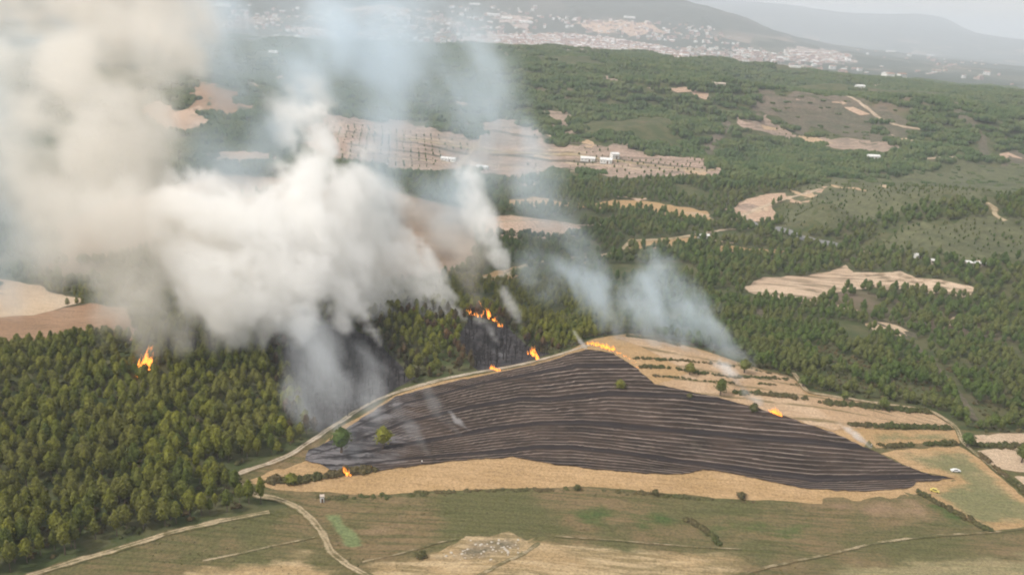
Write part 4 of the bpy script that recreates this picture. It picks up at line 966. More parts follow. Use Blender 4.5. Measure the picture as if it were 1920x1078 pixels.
# the town: houses stand one by one, further ones are the mass behind them
def house_mesh(seed):
    g = random.Random(seed); m = MB(); L, W, h = g.uniform(11, 24), g.uniform(9, 15), g.choice([5, 7, 9, 12])
    m.box(0, 0, h / 2 - 1, L, W, h + 2, 0, 0)
    if g.random() < .55: m.gable(0, 0, h + .01, L + 1, W + 1, W * .2, 0, 1)
    else: m.box(0, 0, h + .4, L * .98, W * .98, .8, 0, 1); m.box(L * .2, 0, h + 2, 4, 4, 2.4, 0, 0)
    for f in range(int(h // 3)):
        for k in range(int(L // 4)):
            m.box(-L / 2 + 2 + k * 4, -W / 2 - .04, 1.8 + f * 3, 1.4, .12, 1.5, 0, 2)
    return m.mesh('house', [[WHITE, CREAM, PINKW, PINKW][seed % 4], [TILE, TILE, METAL][seed % 3], GLASS])
HM = [house_mesh(k) for k in range(12)]
sm_ = MB(); sm_.box(0, 0, 3, 60, 26, 9); sm_.gable(0, 0, 7.51, 61, 27, 3, 0, 1); SHED = sm_.mesh('industrial_shed', [WHITE, METAL])
TOWN = [  # px polygon, number, label
 ([(872,74),(960,70),(1040,66),(1130,74),(1200,84),(1290,104),(1300,122),(1230,114),(1160,98),(1000,96),(900,90)], 150, 'pinkish or cream town house packed along the foot of the far hill'),
 ([(1260,86),(1400,92),(1470,104),(1500,118),(1400,118),(1290,118)], 36, 'pale house on the loosely built eastern side of the town'),
 ([(1455,128),(1500,130),(1560,146),(1575,152),(1520,150),(1470,140)], 26, 'white house of the hamlet at the right end of the wooded hill'),
 ([(1490,98),(1560,98),(1600,108),(1595,120),(1520,118),(1500,108)], 34, 'pale house in the far suburb on the right plain'),
 ([(640,60),(860,66),(860,82),(700,84),(500,100),(520,80)], 22, 'scattered white house seen through smoke left of the town'),
 ([(1030,40),(1240,44),(1330,60),(1280,72),(1080,62)], 26, 'scattered pale house on the slope above the town')]
tot = 0
for poly, n, lab in TOWN:
    pp = poly; xs = [a for a, b in pp]; ys = [b for a, b in pp]; c = 0; pts = []
    while len(pts) < n:
        a, b = random.uniform(min(xs), max(xs)), random.uniform(min(ys), max(ys))
        if inside(pp, np.array([a]), np.array([b]))[0]: pts.append((a, b))
    q = hit(pts)
    for x, y in q:
        if math.hypot(x, y) < 2300: continue
        v = random.randrange(12); s_ = random.uniform(.8, 1.5)
        o = link('house', HM[v], (x, y, float(H(x, y)) + .5), None, random.uniform(-.4, .4) + (1.57 if random.random() < .3 else 0), s_)
        tag(o, lab, 'house', lab.replace('house', 'houses')); tot += 1
mp_, ms_ = [], []
for poly, n in (([(870,74),(960,68),(1040,64),(1130,72),(1200,82),(1290,104),(1310,124),(1230,118),(1160,108),(1000,100),(900,92)], 1500), ([(1260,88),(1400,94),(1500,118),(1290,118)], 200), ([(420,20),(860,40),(860,84),(560,96)], 130), ([(1000,30),(1330,50),(1400,90),(1100,66)], 160), ([(1470,96),(1600,104),(1580,122),(1480,116)], 160), ([(1380,80),(1560,120),(1700,150),(1500,150),(1380,110)], 90), ([(1600,90),(1900,120),(1900,160),(1650,130)], 40), ([(640,20),(1000,10),(1030,60),(840,80)], 170), ([(380,5),(640,20),(640,60),(420,60)], 60)):
    xs = [a for a, b in poly]; ys = [b for a, b in poly]; P_ = np.stack([RNG.uniform(min(xs), max(xs), n * 3), RNG.uniform(min(ys), max(ys), n * 3)], -1); P_ = P_[inside(poly, P_[:, 0], P_[:, 1])][:n]
    q = hit(P_.tolist()); q = q[np.hypot(q[:, 0], q[:, 1]) > 2500]; mp_.append(q)
q = np.concatenate(mp_)
o = scatter('town_houses', np.stack([q[:, 0], q[:, 1], H(q[:, 0], q[:, 1]) + .5], -1), RNG.uniform(.7, 1.5, len(q)), RNG.uniform(-.5, .5, len(q)), RNG.integers(0, 12, len(q)), [proto('house shape', m_) for m_ in HM])
tag(o, 'mass of pinkish and white town houses crowded at the foot of the far hill', 'houses', kind='stuff')
print('houses', tot)
for k, (a, b, lab) in enumerate([(925,30,'large white industrial shed above the town, upper left of the pale cluster'),(950,36,'large white industrial shed in the middle of the pale cluster above the town'),(985,44,'large white industrial shed at the right end of the pale cluster above the town'),
   (890,10,'white shed alone near the upper border above the town'),(600,60,'white greenhouse shed seen through thin smoke near the upper border'),(515,100,'white shed seen through smoke left of the wooded hill'),
   (1040,70,'long white shed on the top edge of the pink town'),(1670,98,'long white shed far out on the right plain'),(1745,105,'long pale shed far out on the right plain, nearest the right border'),
   (1490,128,'white shed at the left end of the hamlet behind the hill'),(1180,35,'pale shed on the hillside above the town'),(420,12,'white greenhouse roof at the upper border among smoke'),(1300,60,'pale shed on the eastern slope above the town')]):
    x, y, z = P(a, b); o = link('industrial_shed', SHED, (x, y, z + 1), None, random.uniform(-.2, .2), min(1.3, max(.25, math.hypot(x, y) / 4500)) * random.uniform(.8, 1.1)); tag(o, lab, 'shed', 'white sheds on the far plain')

# hut, parked vehicles, people
x, y, z = P(604, 940); o = link('hut', None, (x, y, z), None, .3, .85); tag(o, 'tiny white concrete hut beside the dirt road below the golden strip', 'hut')
m = MB(); m.box(0, 0, 1.2, 1.5, 1.5, 2.8); link('wall', m.mesh('wall', WHITE), parent=o)
m = MB(); m.box(0, 0, 2.7, 1.8, 1.8, .18); link('roof', m.mesh('roof', CREAM), parent=o)
m = MB(); m.box(0, -.78, .9, .7, .06, 1.7); link('door', m.mesh('door', WOOD), parent=o)
def vehicle(px, py, rz, paint, label, L=4.4, Hh=1.45):
    x, y, z = P(px, py); o = link('parked_car', None, (x, y, z + .1), None, rz, .8); tag(o, label, 'car')
    m = MB(); m.box(0, 0, .65, L, 1.75, .6, top=.97); m.box(-L * .04, 0, Hh * .80, L * .56, 1.55, Hh * .38, top=.8); link('body', m.mesh('body', paint), parent=o)
    m = MB(); m.box(-L * .04, 0, Hh * .80, L * .50, 1.60, Hh * .24, top=.86); link('window', m.mesh('window', GLASS), parent=o)
    wm = MB(); wm.tube([(0, -.11, 0), (0, .11, 0)], [.33, .33], 12); wme = wm.mesh('wheel', CHARW)
    for a in (-1, 1):
        for b in (-1, 1): link('wheel', wme, (a * L * .31, b * .82, .33), o)
    hm = MB(); hm.box(0, 0, 0, .06, .34, .16); hme = hm.mesh('headlight', METAL)
    for b in (-1, 1): link('headlight', hme, (L / 2 + .02, b * .6, .72), o)
YEL, _t, _b = newmat('yellow paint', .4); _b.inputs['Base Color'].default_value = (.60, .50, .14, 1)
WPA, _t, _b = newmat('white paint', .35); _b.inputs['Base Color'].default_value = (.70, .70, .68, 1)
vehicle(1791, 884, .05, WPA, 'white car parked on the green pasture above the right tip of the burnt field')
vehicle(1752, 922, -.5, YEL, 'yellow van parked on the grass below the right tip of the burnt field', 4.0, 1.7)
SKIN, _t, _b = newmat('skin'); _b.inputs['Base Color'].default_value = (.45, .28, .20, 1)
SHIRT, _t, _b = newmat('pale shirt'); _b.inputs['Base Color'].default_value = (.72, .70, .66, 1)
TROU, _t, _b = newmat('dark trousers'); _b.inputs['Base Color'].default_value = (.05, .06, .09, 1)
def person(px, py, rz, label):
    x, y, z = P(px, py); o = link('person', None, (x, y, z + .12), None, rz); tag(o, label, 'person')
    vs = [(0, 0, .95), (0, 0, 1.2), (0, 0, 1.42), (0, 0, 1.54), (0, .01, 1.70), (.2, 0, 1.40), (.27, .05, 1.12), (.25, .2, .92), (-.2, 0, 1.40), (-.27, .05, 1.12), (-.25, .16, .9),
          (.1, 0, .88), (.12, .03, .48), (.12, 0, .06), (.12, .14, .03), (-.1, 0, .88), (-.12, .06, .48), (-.12, -.04, .06), (-.12, .1, .03)]
    es = [(0, 1), (1, 2), (2, 3), (3, 4), (2, 5), (5, 6), (6, 7), (2, 8), (8, 9), (9, 10), (0, 11), (11, 12), (12, 13), (13, 14), (0, 15), (15, 16), (16, 17), (17, 18)]
    rd = [.14, .14, .15, .06, .105, .07, .045, .035, .07, .045, .035, .09, .065, .045, .04, .09, .065, .045, .04]
    me = bpy.data.meshes.new('body'); me.from_pydata(vs, es, []); ob = link('body', me, parent=o)
    me.materials.append(SHIRT)
    sk = ob.modifiers.new('skin', 'SKIN'); sv = me.skin_vertices[0].data
    for k, r_ in enumerate(rd): sv[k].radius = (r_, r_)
    sv[0].use_root = True; ob.modifiers.new('sub', 'SUBSURF').levels = 1
    m = MB(); m.tube([(.1, 0, .92), (.125, .03, .48), (.125, 0, .1)], [.125, .09, .07], 8); m.tube([(-.1, 0, .92), (-.125, .06, .48), (-.125, -.04, .1)], [.125, .09, .07], 8); link('trousers', m.mesh('trousers', TROU), parent=o)
    m = MB(); m.tube([(0, .01, 1.62), (0, .01, 1.74), (0, 0, 1.84)], [.112, .125, .05], 8); link('hair', m.mesh('hair', CHARW), parent=o)
person(1633, 839, .6, 'person in a pale shirt standing by the white wisp at the right edge')
person(791, 870, -.4, 'person in a pale shirt standing on the lower edge of the burnt field')

#SECTION fire
def flamemat():
    m = bpy.data.materials.new('flame'); m.use_nodes = True; t = m.node_tree; t.nodes.clear()
    at = N(t, 'ShaderNodeAttribute', attribute_name='heat'); p = pos(t, 0, (1, 1, .5))
    h = math_(t, 'ADD', at.outputs['Fac'], math_(t, 'MULTIPLY', math_(t, 'SUBTRACT', noise(t, p, .9, 4, .65), .5), 1.5))
    cr = N(t, 'ShaderNodeValToRGB'); t.links.new(h, cr.inputs[0]); e = cr.color_ramp.elements
    e[0].position = .0; e[0].color = (1, .33, .05, 1); e[1].position = 1.0; e[1].color = (.62, .035, .005, 1)
    x = e.new(.45); x.color = (1, .15, .014, 1)
    em = N(t, 'ShaderNodeEmission'); t.links.new(cr.outputs[0], em.inputs[0]); em.inputs[1].default_value = 2.7
    t.links.new(em.outputs[0], N(t, 'ShaderNodeOutputMaterial').inputs[0])
    return m
FLAME = flamemat()
def flames(spots, label, seed=0, lean=(-.25, .1)):
    """spots: px, py, height m, width m, n tongues"""
    g = random.Random(seed); V = []; F = []; heat = []
    c = P(spots[0][0], spots[0][1])
    for a, b, hh, ww, n in spots:
        x0, y0, z0 = P(a, b) if len((a, b)) == 2 else c
        for k in range(int(n * 1.9)):
            x, y = x0 + g.gauss(0, ww * .45), y0 + g.gauss(0, ww * .3); z = float(H(x, y)) - .2; h = hh * .85 * g.uniform(0.25, 1.0); r = g.uniform(.06, .15) * hh ** .75
            tw = g.uniform(0, 6.28); base = len(V); seg, rings = 6, 6
            for r_ in range(rings):
                f = r_ / (rings - 1); rr = r * (math.sin(min(1, f * 1.15 + .2) * math.pi) ** .8 * .9 + .06) * g.uniform(.75, 1.25)
                ox = lean[0] * h * f + math.sin(tw + f * 4) * r * .7 * f; oy = lean[1] * h * f + math.cos(tw + f * 3.3) * r * .6 * f
                for q in range(seg):
                    t = q / seg * 6.283 + f; V.append((x + ox + math.cos(t) * rr - c[0], y + oy + math.sin(t) * rr * .7 - c[1], z + f * h - c[2])); heat.append(f * .9)
            for r_ in range(rings - 1):
                for q in range(seg): F.append((base + r_ * seg + q, base + r_ * seg + (q + 1) % seg, base + (r_ + 1) * seg + (q + 1) % seg, base + (r_ + 1) * seg + q))
    me = mesh_np('flames', V, F, FLAME, smooth=True); me.attributes.new('heat', 'FLOAT', 'POINT').data.foreach_set('value', np.array(heat, np.float32))
    tag(link('flames', me, c), label, 'flames', 'fires')
flames([(262,705,9,2.2,10),(268,694,10,2.2,12),(276,682,11,2.2,12)], 'tall orange flames rising from the crest of the left wood', 1, (.25, .0))
flames([(904,592,10,1.6,9),(916,594,6,2.6,10),(928,602,4.5,2.4,9),(892,592,5,3.2,9),(878,590,4,3.4,9),(938,612,3,2,6)], 'orange flames in the dark smoke on the crest of the middle wood', 2)
flames([(1003,668,6,1.0,7),(1007,674,5,1,6),(998,664,5,1.5,5)], 'small flames on the right flank of the middle wood', 3)
flames([(922,692,3.4,2.0,8),(932,695,2.6,1.5,7)], 'low flames at the foot of the middle wood beside the dirt road', 4)
flames([(1108,645,2.2,2.5,12),(1122,648,2.5,2.5,14),(1136,652,3,2.5,16),(1148,656,2.6,2.2,14),(1160,662,1.4,2,9),(1172,668,1.2,2,8),(1182,673,1.0,1.5,7),(1190,680,1.0,1.5,5),(1198,690,1.1,1.2,6)], 'long line of orange flames eating into the stubble at the top of the burnt field', 5)
flames([(1456,778,4.2,1.3,11),(1464,781,3.2,1.2,8),(1449,774,2.6,1.2,7)], 'small fire on the right upper edge of the burnt field', 6)
flames([(648,889,4.6,1.1,11),(655,892,3.0,.8,7)], 'fire at the lower left corner of the burnt field beside the bushes', 7, (-.3, .1))
flames([(699,884,2.8,.7,6)], 'tiny fire on the lower edge of the burnt field right of the corner fire', 8)
flames([(1298,734,.6,1.2,4),(1303,737,.6,.8,3)], 'faint glow of flames on the burnt edge left of the dense dark tree', 9)

#SECTION smoke
_lat = np.random.default_rng(5).random((48, 48, 48)).astype(np.float32)
def n3(x, y, z):
    i, j, k = np.floor(x), np.floor(y), np.floor(z); fx, fy, fz = x - i, y - j, z - k
    fx = fx * fx * (3 - 2 * fx); fy = fy * fy * (3 - 2 * fy); fz = fz * fz * (3 - 2 * fz)
    i = i.astype(np.int32) % 48; j = j.astype(np.int32) % 48; k = k.astype(np.int32) % 48
    i1, j1, k1 = (i + 1) % 48, (j + 1) % 48, (k + 1) % 48
    a = _lat[i, j, k] * (1 - fx) + _lat[i1, j, k] * fx; b = _lat[i, j1, k] * (1 - fx) + _lat[i1, j1, k] * fx
    c = _lat[i, j, k1] * (1 - fx) + _lat[i1, j, k1] * fx; d = _lat[i, j1, k1] * (1 - fx) + _lat[i1, j1, k1] * fx
    return (a * (1 - fy) + b * fy) * (1 - fz) + (c * (1 - fy) + d * fy) * fz
def fb3(x, y, z, o, bil=0.0):
    v = 0; t = 0; a = 1.0
    for q in range(o):
        n = n3(x * 2 ** q + 7 * q, y * 2 ** q + 3 * q, z * 2 ** q + 11 * q)
        if bil and q: n = n * (1 - bil) + bil * (1 - np.abs(2 * n - 1))
        v = v + a * n; t += a; a *= .60
    return v / t
def smokemat(name, col, dens, aniso=0.15):
    m = bpy.data.materials.new(name); m.use_nodes = True; t = m.node_tree; t.nodes.clear()
    pv = N(t, 'ShaderNodeVolumePrincipled'); pv.inputs['Density'].default_value = dens; pv.inputs['Color'].default_value = (*col, 1); pv.inputs['Anisotropy'].default_value = aniso
    t.links.new(pv.outputs[0], N(t, 'ShaderNodeOutputMaterial').inputs['Volume'])
    return m
def smoke(name, strokes, vox, mat, label, sc=16., octv=5, amp=1.0, lo_=.30, hi_=.75, stretch=1.0, bil=.5, warp=6., drift=(-.35, .25)):
    """strokes: (strength, [(px, py, distance, radius), ...]) paths the smoke takes through the air"""
    S = []
    for st, pts in strokes:
        if pts[0][2] is None:      # rooted on the ground: measured from where the path starts
            q0 = P(pts[0][0], pts[0][1]); D0 = math.hypot(q0[0], q0[1]) - .6; pts = [(p_[0], p_[1], D0 + (p_[2] or 0), *p_[3:]) for p_ in pts]
        W = [(*at_dist(p_[0], p_[1], p_[2]), p_[3], p_[4] if len(p_) > 4 else 1.0) for p_ in pts]
        for a, b in zip(W[:-1], W[1:]): S.append((st, np.array(a), np.array(b)))
    lo = np.min([np.minimum(a[:3] - a[3], b[:3] - b[3]) for _, a, b in S], 0) * 1.0; hi = np.max([np.maximum(a[:3] + a[3], b[:3] + b[3]) for _, a, b in S], 0)
    lo[2] = max(lo[2], -40); hi[2] = min(hi[2], 235)
    n = [int((hi[i] - lo[i]) / vox) + 2 for i in range(3)]
    ax = [np.linspace(lo[i], hi[i], n[i]).astype(np.float32) for i in range(3)]
    f = np.zeros(n, np.float32)
    for st, a, b in S:
        R = max(a[3], b[3]) * 1.15; l = np.minimum(a[:3], b[:3]) - R; h = np.maximum(a[:3], b[:3]) + R
        s = [slice(int(np.clip(np.searchsorted(ax[i], l[i]), 0, n[i])), int(np.clip(np.searchsorted(ax[i], h[i]), 0, n[i]))) for i in range(3)]
        if any(q.stop - q.start < 1 for q in s): continue
        X, Y, Z = np.meshgrid(ax[0][s[0]], ax[1][s[1]], ax[2][s[2]], indexing='ij'); v = b[:3] - a[:3]; L2 = float(v @ v) + 1e-6
        t = np.clip(((X - a[0]) * v[0] + (Y - a[1]) * v[1] + (Z - a[2]) * v[2]) / L2, 0, 1)
        d = np.sqrt((X - a[0] - t * v[0]) ** 2 + (Y - a[1] - t * v[1]) ** 2 + (Z - a[2] - t * v[2]) ** 2); r = a[3] + (b[3] - a[3]) * t
        g = np.clip(1.15 - d / r, 0, 1) * st * (a[4] + (b[4] - a[4]) * t); f[s[0], s[1], s[2]] = np.maximum(f[s[0], s[1], s[2]], g)
    k = np.where(f > 0); X, Y, Z = ax[0][k[0]], ax[1][k[1]], ax[2][k[2]]; fv = f[k]
    Xs = X - drift[0] * Z * stretch; Ys = Y - drift[1] * Z * stretch
    wx = (n3(X / 30, Y / 30, Z / 30) - .5) * warp * 2; wy = (n3(X / 30 + 9, Y / 30, Z / 30) - .5) * warp * 2; wz = (n3(X / 30, Y / 30 + 5, Z / 30) - .5) * warp * 2
    nn = fb3((Xs + wx) / sc, (Ys + wy) / sc, (Z + wz) / (sc * stretch), octv, bil)
    nn = (nn - nn.mean()) / (nn.std() * 4)          # about -0.5 .. 0.5
    u = np.clip((fv + amp * nn - lo_) / (hi_ - lo_), 0, 1); u = u * u * (3 - 2 * u)
    top = np.clip((233 - Z) / 25, 0, 1)
    dn = np.zeros(n, np.float32); dn[k] = u * np.clip(fv * 3, 0, 1) * top
    me = bpy.data.meshes.new(name); me.vertices.add(dn.size)
    me.attributes.new('dens', 'FLOAT', 'POINT').data.foreach_set('value', dn.ravel())
    o = link(name, me); ng = bpy.data.node_groups.new(name, 'GeometryNodeTree')
    ng.interface.new_socket('Geometry', in_out='INPUT', socket_type='NodeSocketGeometry'); ng.interface.new_socket('Geometry', in_out='OUTPUT', socket_type='NodeSocketGeometry')
    nd, L = ng.nodes, ng.links.new; gi = nd.new('NodeGroupInput'); go = nd.new('NodeGroupOutput'); vc = nd.new('GeometryNodeVolumeCube')
    vc.inputs['Min'].default_value = lo.tolist(); vc.inputs['Max'].default_value = hi.tolist()
    for a, q in zip('XYZ', n): vc.inputs['Resolution ' + a].default_value = q
    p = nd.new('GeometryNodeInputPosition').outputs[0]
    def vm(op, a, b):
        m_ = nd.new('ShaderNodeVectorMath'); m_.operation = op; L(a, m_.inputs[0])
        if b is not None: m_.inputs[1].default_value = b
        return m_.outputs['Value' if op == 'DOT_PRODUCT' else 'Vector']
    v = vm('SUBTRACT', p, lo.tolist()); v = vm('DIVIDE', v, [float((hi[i] - lo[i]) / (n[i] - 1)) for i in range(3)]); v = vm('FLOOR', vm('ADD', v, (.5, .5, .5)), None)
    # the index is built as an integer: a float would lose digits in a large grid
    sx = nd.new('ShaderNodeSeparateXYZ'); L(v, sx.inputs[0])
    def im(op, a, b):
        m_ = nd.new('FunctionNodeIntegerMath'); m_.operation = op
        for q, z in enumerate((a, b)):
            if hasattr(z, 'links'): L(z, m_.inputs[q])
            else: m_.inputs[q].default_value = z
        return m_.outputs[0]
    ti = []
    for q in range(3):
        c = nd.new('FunctionNodeFloatToInt'); L(sx.outputs[q], c.inputs[0]); ti.append(c.outputs[0])
    idx = im('ADD', im('MULTIPLY', im('ADD', im('MULTIPLY', ti[0], n[1]), ti[1]), n[2]), ti[2])
    an = nd.new('GeometryNodeInputNamedAttribute'); an.data_type = 'FLOAT'; an.inputs[0].default_value = 'dens'
    si = nd.new('GeometryNodeSampleIndex'); si.data_type = 'FLOAT'; si.clamp = True
    L(gi.outputs[0], si.inputs['Geometry']); L(an.outputs[0], si.inputs['Value']); L(idx, si.inputs['Index']); L(si.outputs[0], vc.inputs['Density'])
    sm = nd.new('GeometryNodeSetMaterial'); sm.inputs['Material'].default_value = mat; L(vc.outputs[0], sm.inputs[0]); L(sm.outputs[0], go.inputs[0])
    o.modifiers.new('smoke', 'NODES').node_group = ng
    tag(o, label, 'smoke', kind='stuff')
    print(name, n, dn.size, float((dn > 0).mean()))
    return o
SM_TAN = smokemat('tan smoke', (.938, .912, .866), .045, 0.0)
SM_WHITE = smokemat('white smoke', (.982, .978, .966), .105, 0.0)
SM_BLUE = smokemat('thin blue smoke', (.80, .90, .975), .027, 0.0)
SM_WISP = smokemat('white wisp smoke', (.97, .975, .98), .30, 0.0)
smoke('smoke_plume', [
 (1.0, [(268,665,347,4),(262,630,352,8),(250,590,360,14),(240,520,372,22),(225,430,390,29),(190,330,415,32),(170,230,445,35,.85),(170,120,480,38,.75),(150,0,530,42,.7),(130,-90,570,44,.7)]),
 (.95, [(290,660,350,4),(300,600,358,10),(300,540,370,18),(300,470,384,22),(270,400,400,24)]),
 (.9, [(340,662,349,3),(345,640,352,7),(350,600,358,12),(350,540,368,20),(340,470,385,22)]),
 (.85, [(400,660,350,3),(400,630,354,8),(405,590,360,14),(405,530,370,20),(395,470,384,20)]),
 (.85, [(190,650,350,4),(180,600,358,8),(185,520,370,15),(150,420,392,22),(110,330,420,26,.8)]),
 (.6, [(110,560,410,9),(80,470,430,20),(50,360,460,30),(20,220,500,38,.85),(0,60,540,44,.85),(0,-80,600,46,.85)]),
 (.8, [(230,330,430,26),(290,150,470,28),(300,60,500,32),(280,-60,540,34)]),
 (.7, [(100,300,450,28),(70,160,490,34),(60,20,530,38),(50,-90,560,40)]),
 ], 2.1, SM_TAN, 'towering tan smoke plume leaning left from the flames on the crest of the left wood', sc=18, amp=1.25, lo_=.16, hi_=.95, bil=.5, octv=6)
smoke('smoke_bank', [
 (1.0, [(420,600,356,10),(410,540,366,18),(395,480,384,24),(370,400,404,24,.8)]),
 (.9, [(430,656,351,3),(440,630,354,8),(450,590,360,15),(450,520,374,23),(440,440,392,24)]),
 (1.0, [(490,652,352,3),(500,620,355,8),(510,570,362,16),(500,500,376,23),(480,430,396,23)]),
 (1.0, [(560,640,352,3),(565,600,358,9),(568,550,366,16),(560,480,382,22),(550,410,405,22),(585,340,440,20,.85),(590,270,470,19,.6),(560,190,510,20,.4)]),
 (1.0, [(714,648,352,1.2),(704,625,355,3),(685,595,360,6),(655,565,366,10),(620,530,374,14),(590,480,385,18)]),
 (.95, [(640,610,358,6),(640,560,370,12),(625,490,392,18),(630,400,425,19),(650,340,455,17,.7)]),
 (.95, [(872,600,408,2.5),(850,588,411,5),(820,570,414,8),(790,545,420,11),(750,510,428,13),(715,465,438,13),(710,430,449,11)]),
 (.95, [(830,596,405,3),(790,580,409,7),(740,555,417,11),(690,520,428,14),(660,470,445,16)]),
 (.8, [(850,560,416,4),(822,520,428,7),(795,475,442,10),(760,440,452,10)]),
 (.85, [(740,590,403,3),(705,575,406,7),(665,540,412,12)]),
 (.9, [(932,545,420,2),(945,505,425,4.5),(930,470,434,7),(910,430,446,9),(885,375,470,11,.65),(870,320,500,13,.4)]),
 (.95, [(982,622,391,.9),(972,598,395,2.2),(958,570,401,3.2),(944,545,407,2.4)]),
 (.6, [(932,640,380,1.0),(914,612,388,2.4),(897,598,394,3)]),
 (.5, [(620,380,430,14),(680,320,480,18),(720,420,460,18)]),
 ], 1.8, SM_WHITE, 'billowing creamy white smoke bank rolling off the crests of the burning woods', sc=12, amp=1.25, lo_=.24, hi_=.58, bil=.7, octv=6)
smoke('dark_smoke', [
 (.8, [(893,566,404,4),(885,530,412,8),(875,480,428,13),(850,430,450,18,.7)]),
 (.6, [(700,440,470,14),(760,400,480,18),(820,420,480,18)]),
 ], 2.3, smokemat('brown grey smoke', (.82, .76, .70), .045, 0.0), 'brownish grey smoke above the flames on the crest of the middle wood', sc=14, amp=.9, lo_=.15, hi_=1.0, bil=.4)
smoke('smoke_veil', [
 (.8, [(700,470,455,14),(720,350,490,26),(740,220,540,32),(730,100,600,36),(710,0,660,38),(700,-80,700,40)]),
 (.55, [(500,250,520,26),(600,190,560,30),(720,170,580,32),(840,180,590,32),(940,200,590,28)]),
 (.55, [(520,120,600,32),(700,90,640,36),(860,90,660,34)]),
 (.5, [(60,60,700,40),(300,50,700,44),(600,30,720,44),(800,20,740,40)]),
 (.8, [(540,250,480,16),(600,130,560,26),(640,40,620,32),(660,-60,680,34)]),
 (.62, [(840,430,460,18),(880,330,520,28),(900,220,580,32),(900,120,640,32,.8),(890,40,700,32,.5)]),
 (.50, [(990,400,480,14),(985,300,520,20),(965,200,570,20),(960,130,600,18,.6)]),
 (.8, [(900,440,470,12),(860,400,480,20),(800,360,500,24)]),
 (.62, [(1130,610,388,5),(1115,540,402,12),(1070,470,430,18),(1040,400,455,18),(1010,330,480,18,.7)]),
 (.6, [(1030,560,400,9),(1040,500,415,15),(1000,430,440,18)]),
 (.75, [(20,560,430,14),(10,460,440,26),(-10,330,470,34),(-40,180,520,38)]),
 (.5, [(300,420,470,20),(360,330,500,26),(420,240,540,28),(420,120,600,30),(370,20,640,30)]),
 (.55, [(420,340,430,16),(470,330,460,18),(520,240,500,18)]),
 ], 2.6, SM_BLUE, 'thin bluish smoke drifting over the valley behind the fires', sc=22, amp=.85, lo_=.0, hi_=1.05, bil=.3, stretch=1.7, octv=6, warp=16)
smoke('blue_smoke', [
 (1.0, [(1410,690,379,2.5),(1397,668,383,6),(1365,635,390,11),(1315,605,398,15),(1260,570,410,17),(1200,545,425,17,.8)]),
 (.9, [(1310,662,380,3),(1275,630,388,8),(1240,590,398,13),(1225,530,412,14,.8),(1240,480,430,11,.6)]),
 (.8, [(1170,640,378,3),(1150,600,388,8),(1130,560,398,11),(1110,520,412,12),(1060,500,425,12,.7)]),
 (.9, [(1393,700,375,2),(1396,680,378,3.5),(1400,655,382,5)]),
 (.6, [(1300,650,384,8),(1330,600,396,10)]),
 (.65, [(1120,610,392,6),(1080,560,402,11),(1040,530,412,14),(1000,500,425,14,.7)]),
 (.6, [(1230,640,382,5),(1200,600,392,10),(1170,560,405,12)]),
 ], 1.8, smokemat('blue grey smoke', (.80, .895, .965), .045, 0.0), 'broken blue grey smoke drifting up left from the top terrace across the dark wood', sc=10, amp=1.75, lo_=.22, hi_=1.1, bil=.45, stretch=1.3, octv=6, warp=9)
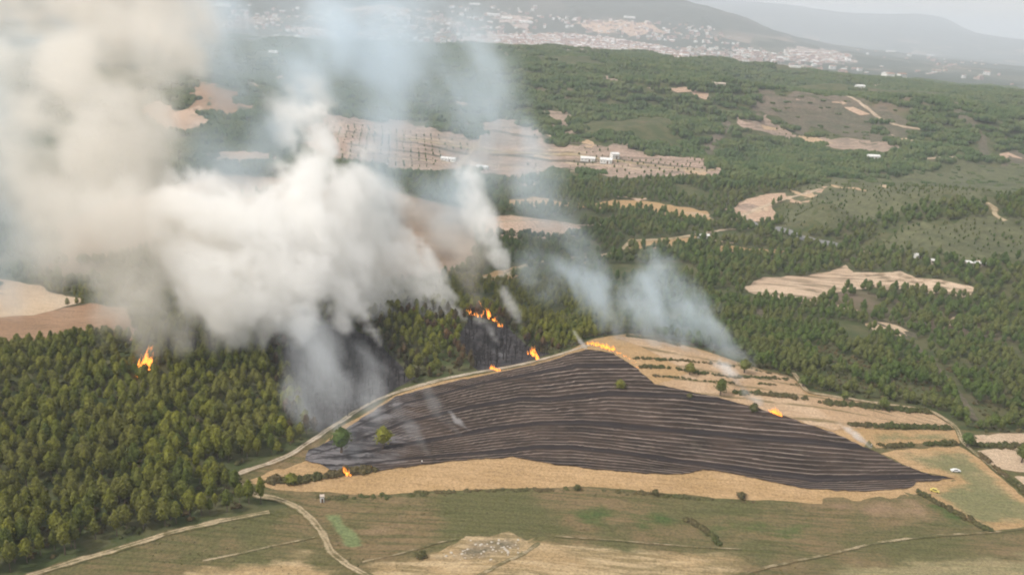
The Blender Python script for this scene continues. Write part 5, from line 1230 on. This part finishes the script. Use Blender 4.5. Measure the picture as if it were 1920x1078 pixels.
smoke('ground_smoke', [
 (.9, [(684,884,276,1.0),(671,860,280,3.0),(660,825,286,6),(645,780,296,8),(620,740,306,12),(600,700,318,14),(590,660,332,15),(560,620,345,12)]),
 (.8, [(808,858,280,.7),(795,840,284,1.8),(770,800,292,3.4),(745,770,300,4.5)]),
 (.7, [(740,884,274,.6),(722,850,280,1.8),(700,815,287,3),(680,780,297,4)]),
 (.8, [(560,790,315,5),(570,720,326,10),(600,660,338,11),(570,640,345,9)]),
 (.6, [(700,760,318,6),(690,700,330,10),(680,660,340,8)]),
 (.7, [(640,868,282,3),(700,800,292,6),(690,740,306,9)]),
 (.8, [(600,860,285,2),(590,830,292,5),(575,790,302,8),(560,740,318,10)]),
 (.6, [(860,812,294,1),(820,770,304,4),(780,730,318,6)]),
 (.8, [(962,690,359,1.0),(948,676,365,3),(932,655,372,4)]),
 ], 1.2, smokemat('blue ground smoke', (.90, .94, .975), .032, 0.0), 'thin blue grey smoke rising from the lower left corner of the burnt field over the charred gully', sc=6.5, amp=1.6, lo_=.08, hi_=1.1, bil=.4, stretch=1.8, warp=5, drift=(-.5, .3))
smoke('smoke_wisp', [
 (.8, [(1452,774,None,1.0),(1432,760,2,2.0),(1405,740,5,3.2),(1375,712,9,4.2,.8),(1350,680,14,5,.6)]),
 ], .7, SM_WISP, 'slanting white wisp of smoke blown left from the small fire on the right upper edge', sc=6, amp=1.0, lo_=.3, hi_=1.1, bil=.3, warp=2)
smoke('smoke_wisp', [(.8, [(1632,838,None,.8),(1618,828,1.5,1.6),(1602,815,4,2.3),(1582,802,7,2.8,.8),(1565,794,9,2.6,.6)])], .6, SM_WISP,
 'short white wisp of smoke near the standing person on the right edge of the burnt field', sc=5, amp=1.0, lo_=.3, hi_=1.0, bil=.3, warp=2)
smoke('smoke_wisp', [(.9, [(884,808,None,.5),(872,800,1,1.0),(856,788,3,1.5),(842,772,5,1.6,.7)])], .5, SM_WISP,
 'small white wisp rising from the middle of the burnt rows', sc=4, amp=1.0, lo_=.3, hi_=1.0, bil=.3, warp=1)
smoke('smoke_wisp', [(.8, [(1100,654,None,1.0),(1088,642,2,1.6),(1078,622,5,2.0)])], .6, SM_WISP,
 'faint wisp at the very top corner of the burnt field left of the long fire line', sc=4, amp=1.0, lo_=.3, hi_=1.0, bil=.3, warp=1)

#SECTION haze
m = MB(); zt = max(float(GH.max()), CAM_H) + 25; zb = float(GH.min()) - 60
m.box(0, 0, (zt + zb) / 2, 49800, 49800, zt - zb)
hz = bpy.data.materials.new('haze'); hz.use_nodes = True; t = hz.node_tree; t.nodes.clear()
pv = N(t, 'ShaderNodeVolumePrincipled'); pv.inputs['Density'].default_value = 1.2e-4; pv.inputs['Color'].default_value = (.84, .91, 1.0, 1); pv.inputs['Anisotropy'].default_value = 0.0
t.links.new(pv.outputs[0], N(t, 'ShaderNodeOutputMaterial').inputs['Volume'])
ho = link('haze', m.mesh('haze', hz)); ho['kind'] = 'stuff'; tag(ho, 'pale blue air haze lying over the whole valley', 'haze')
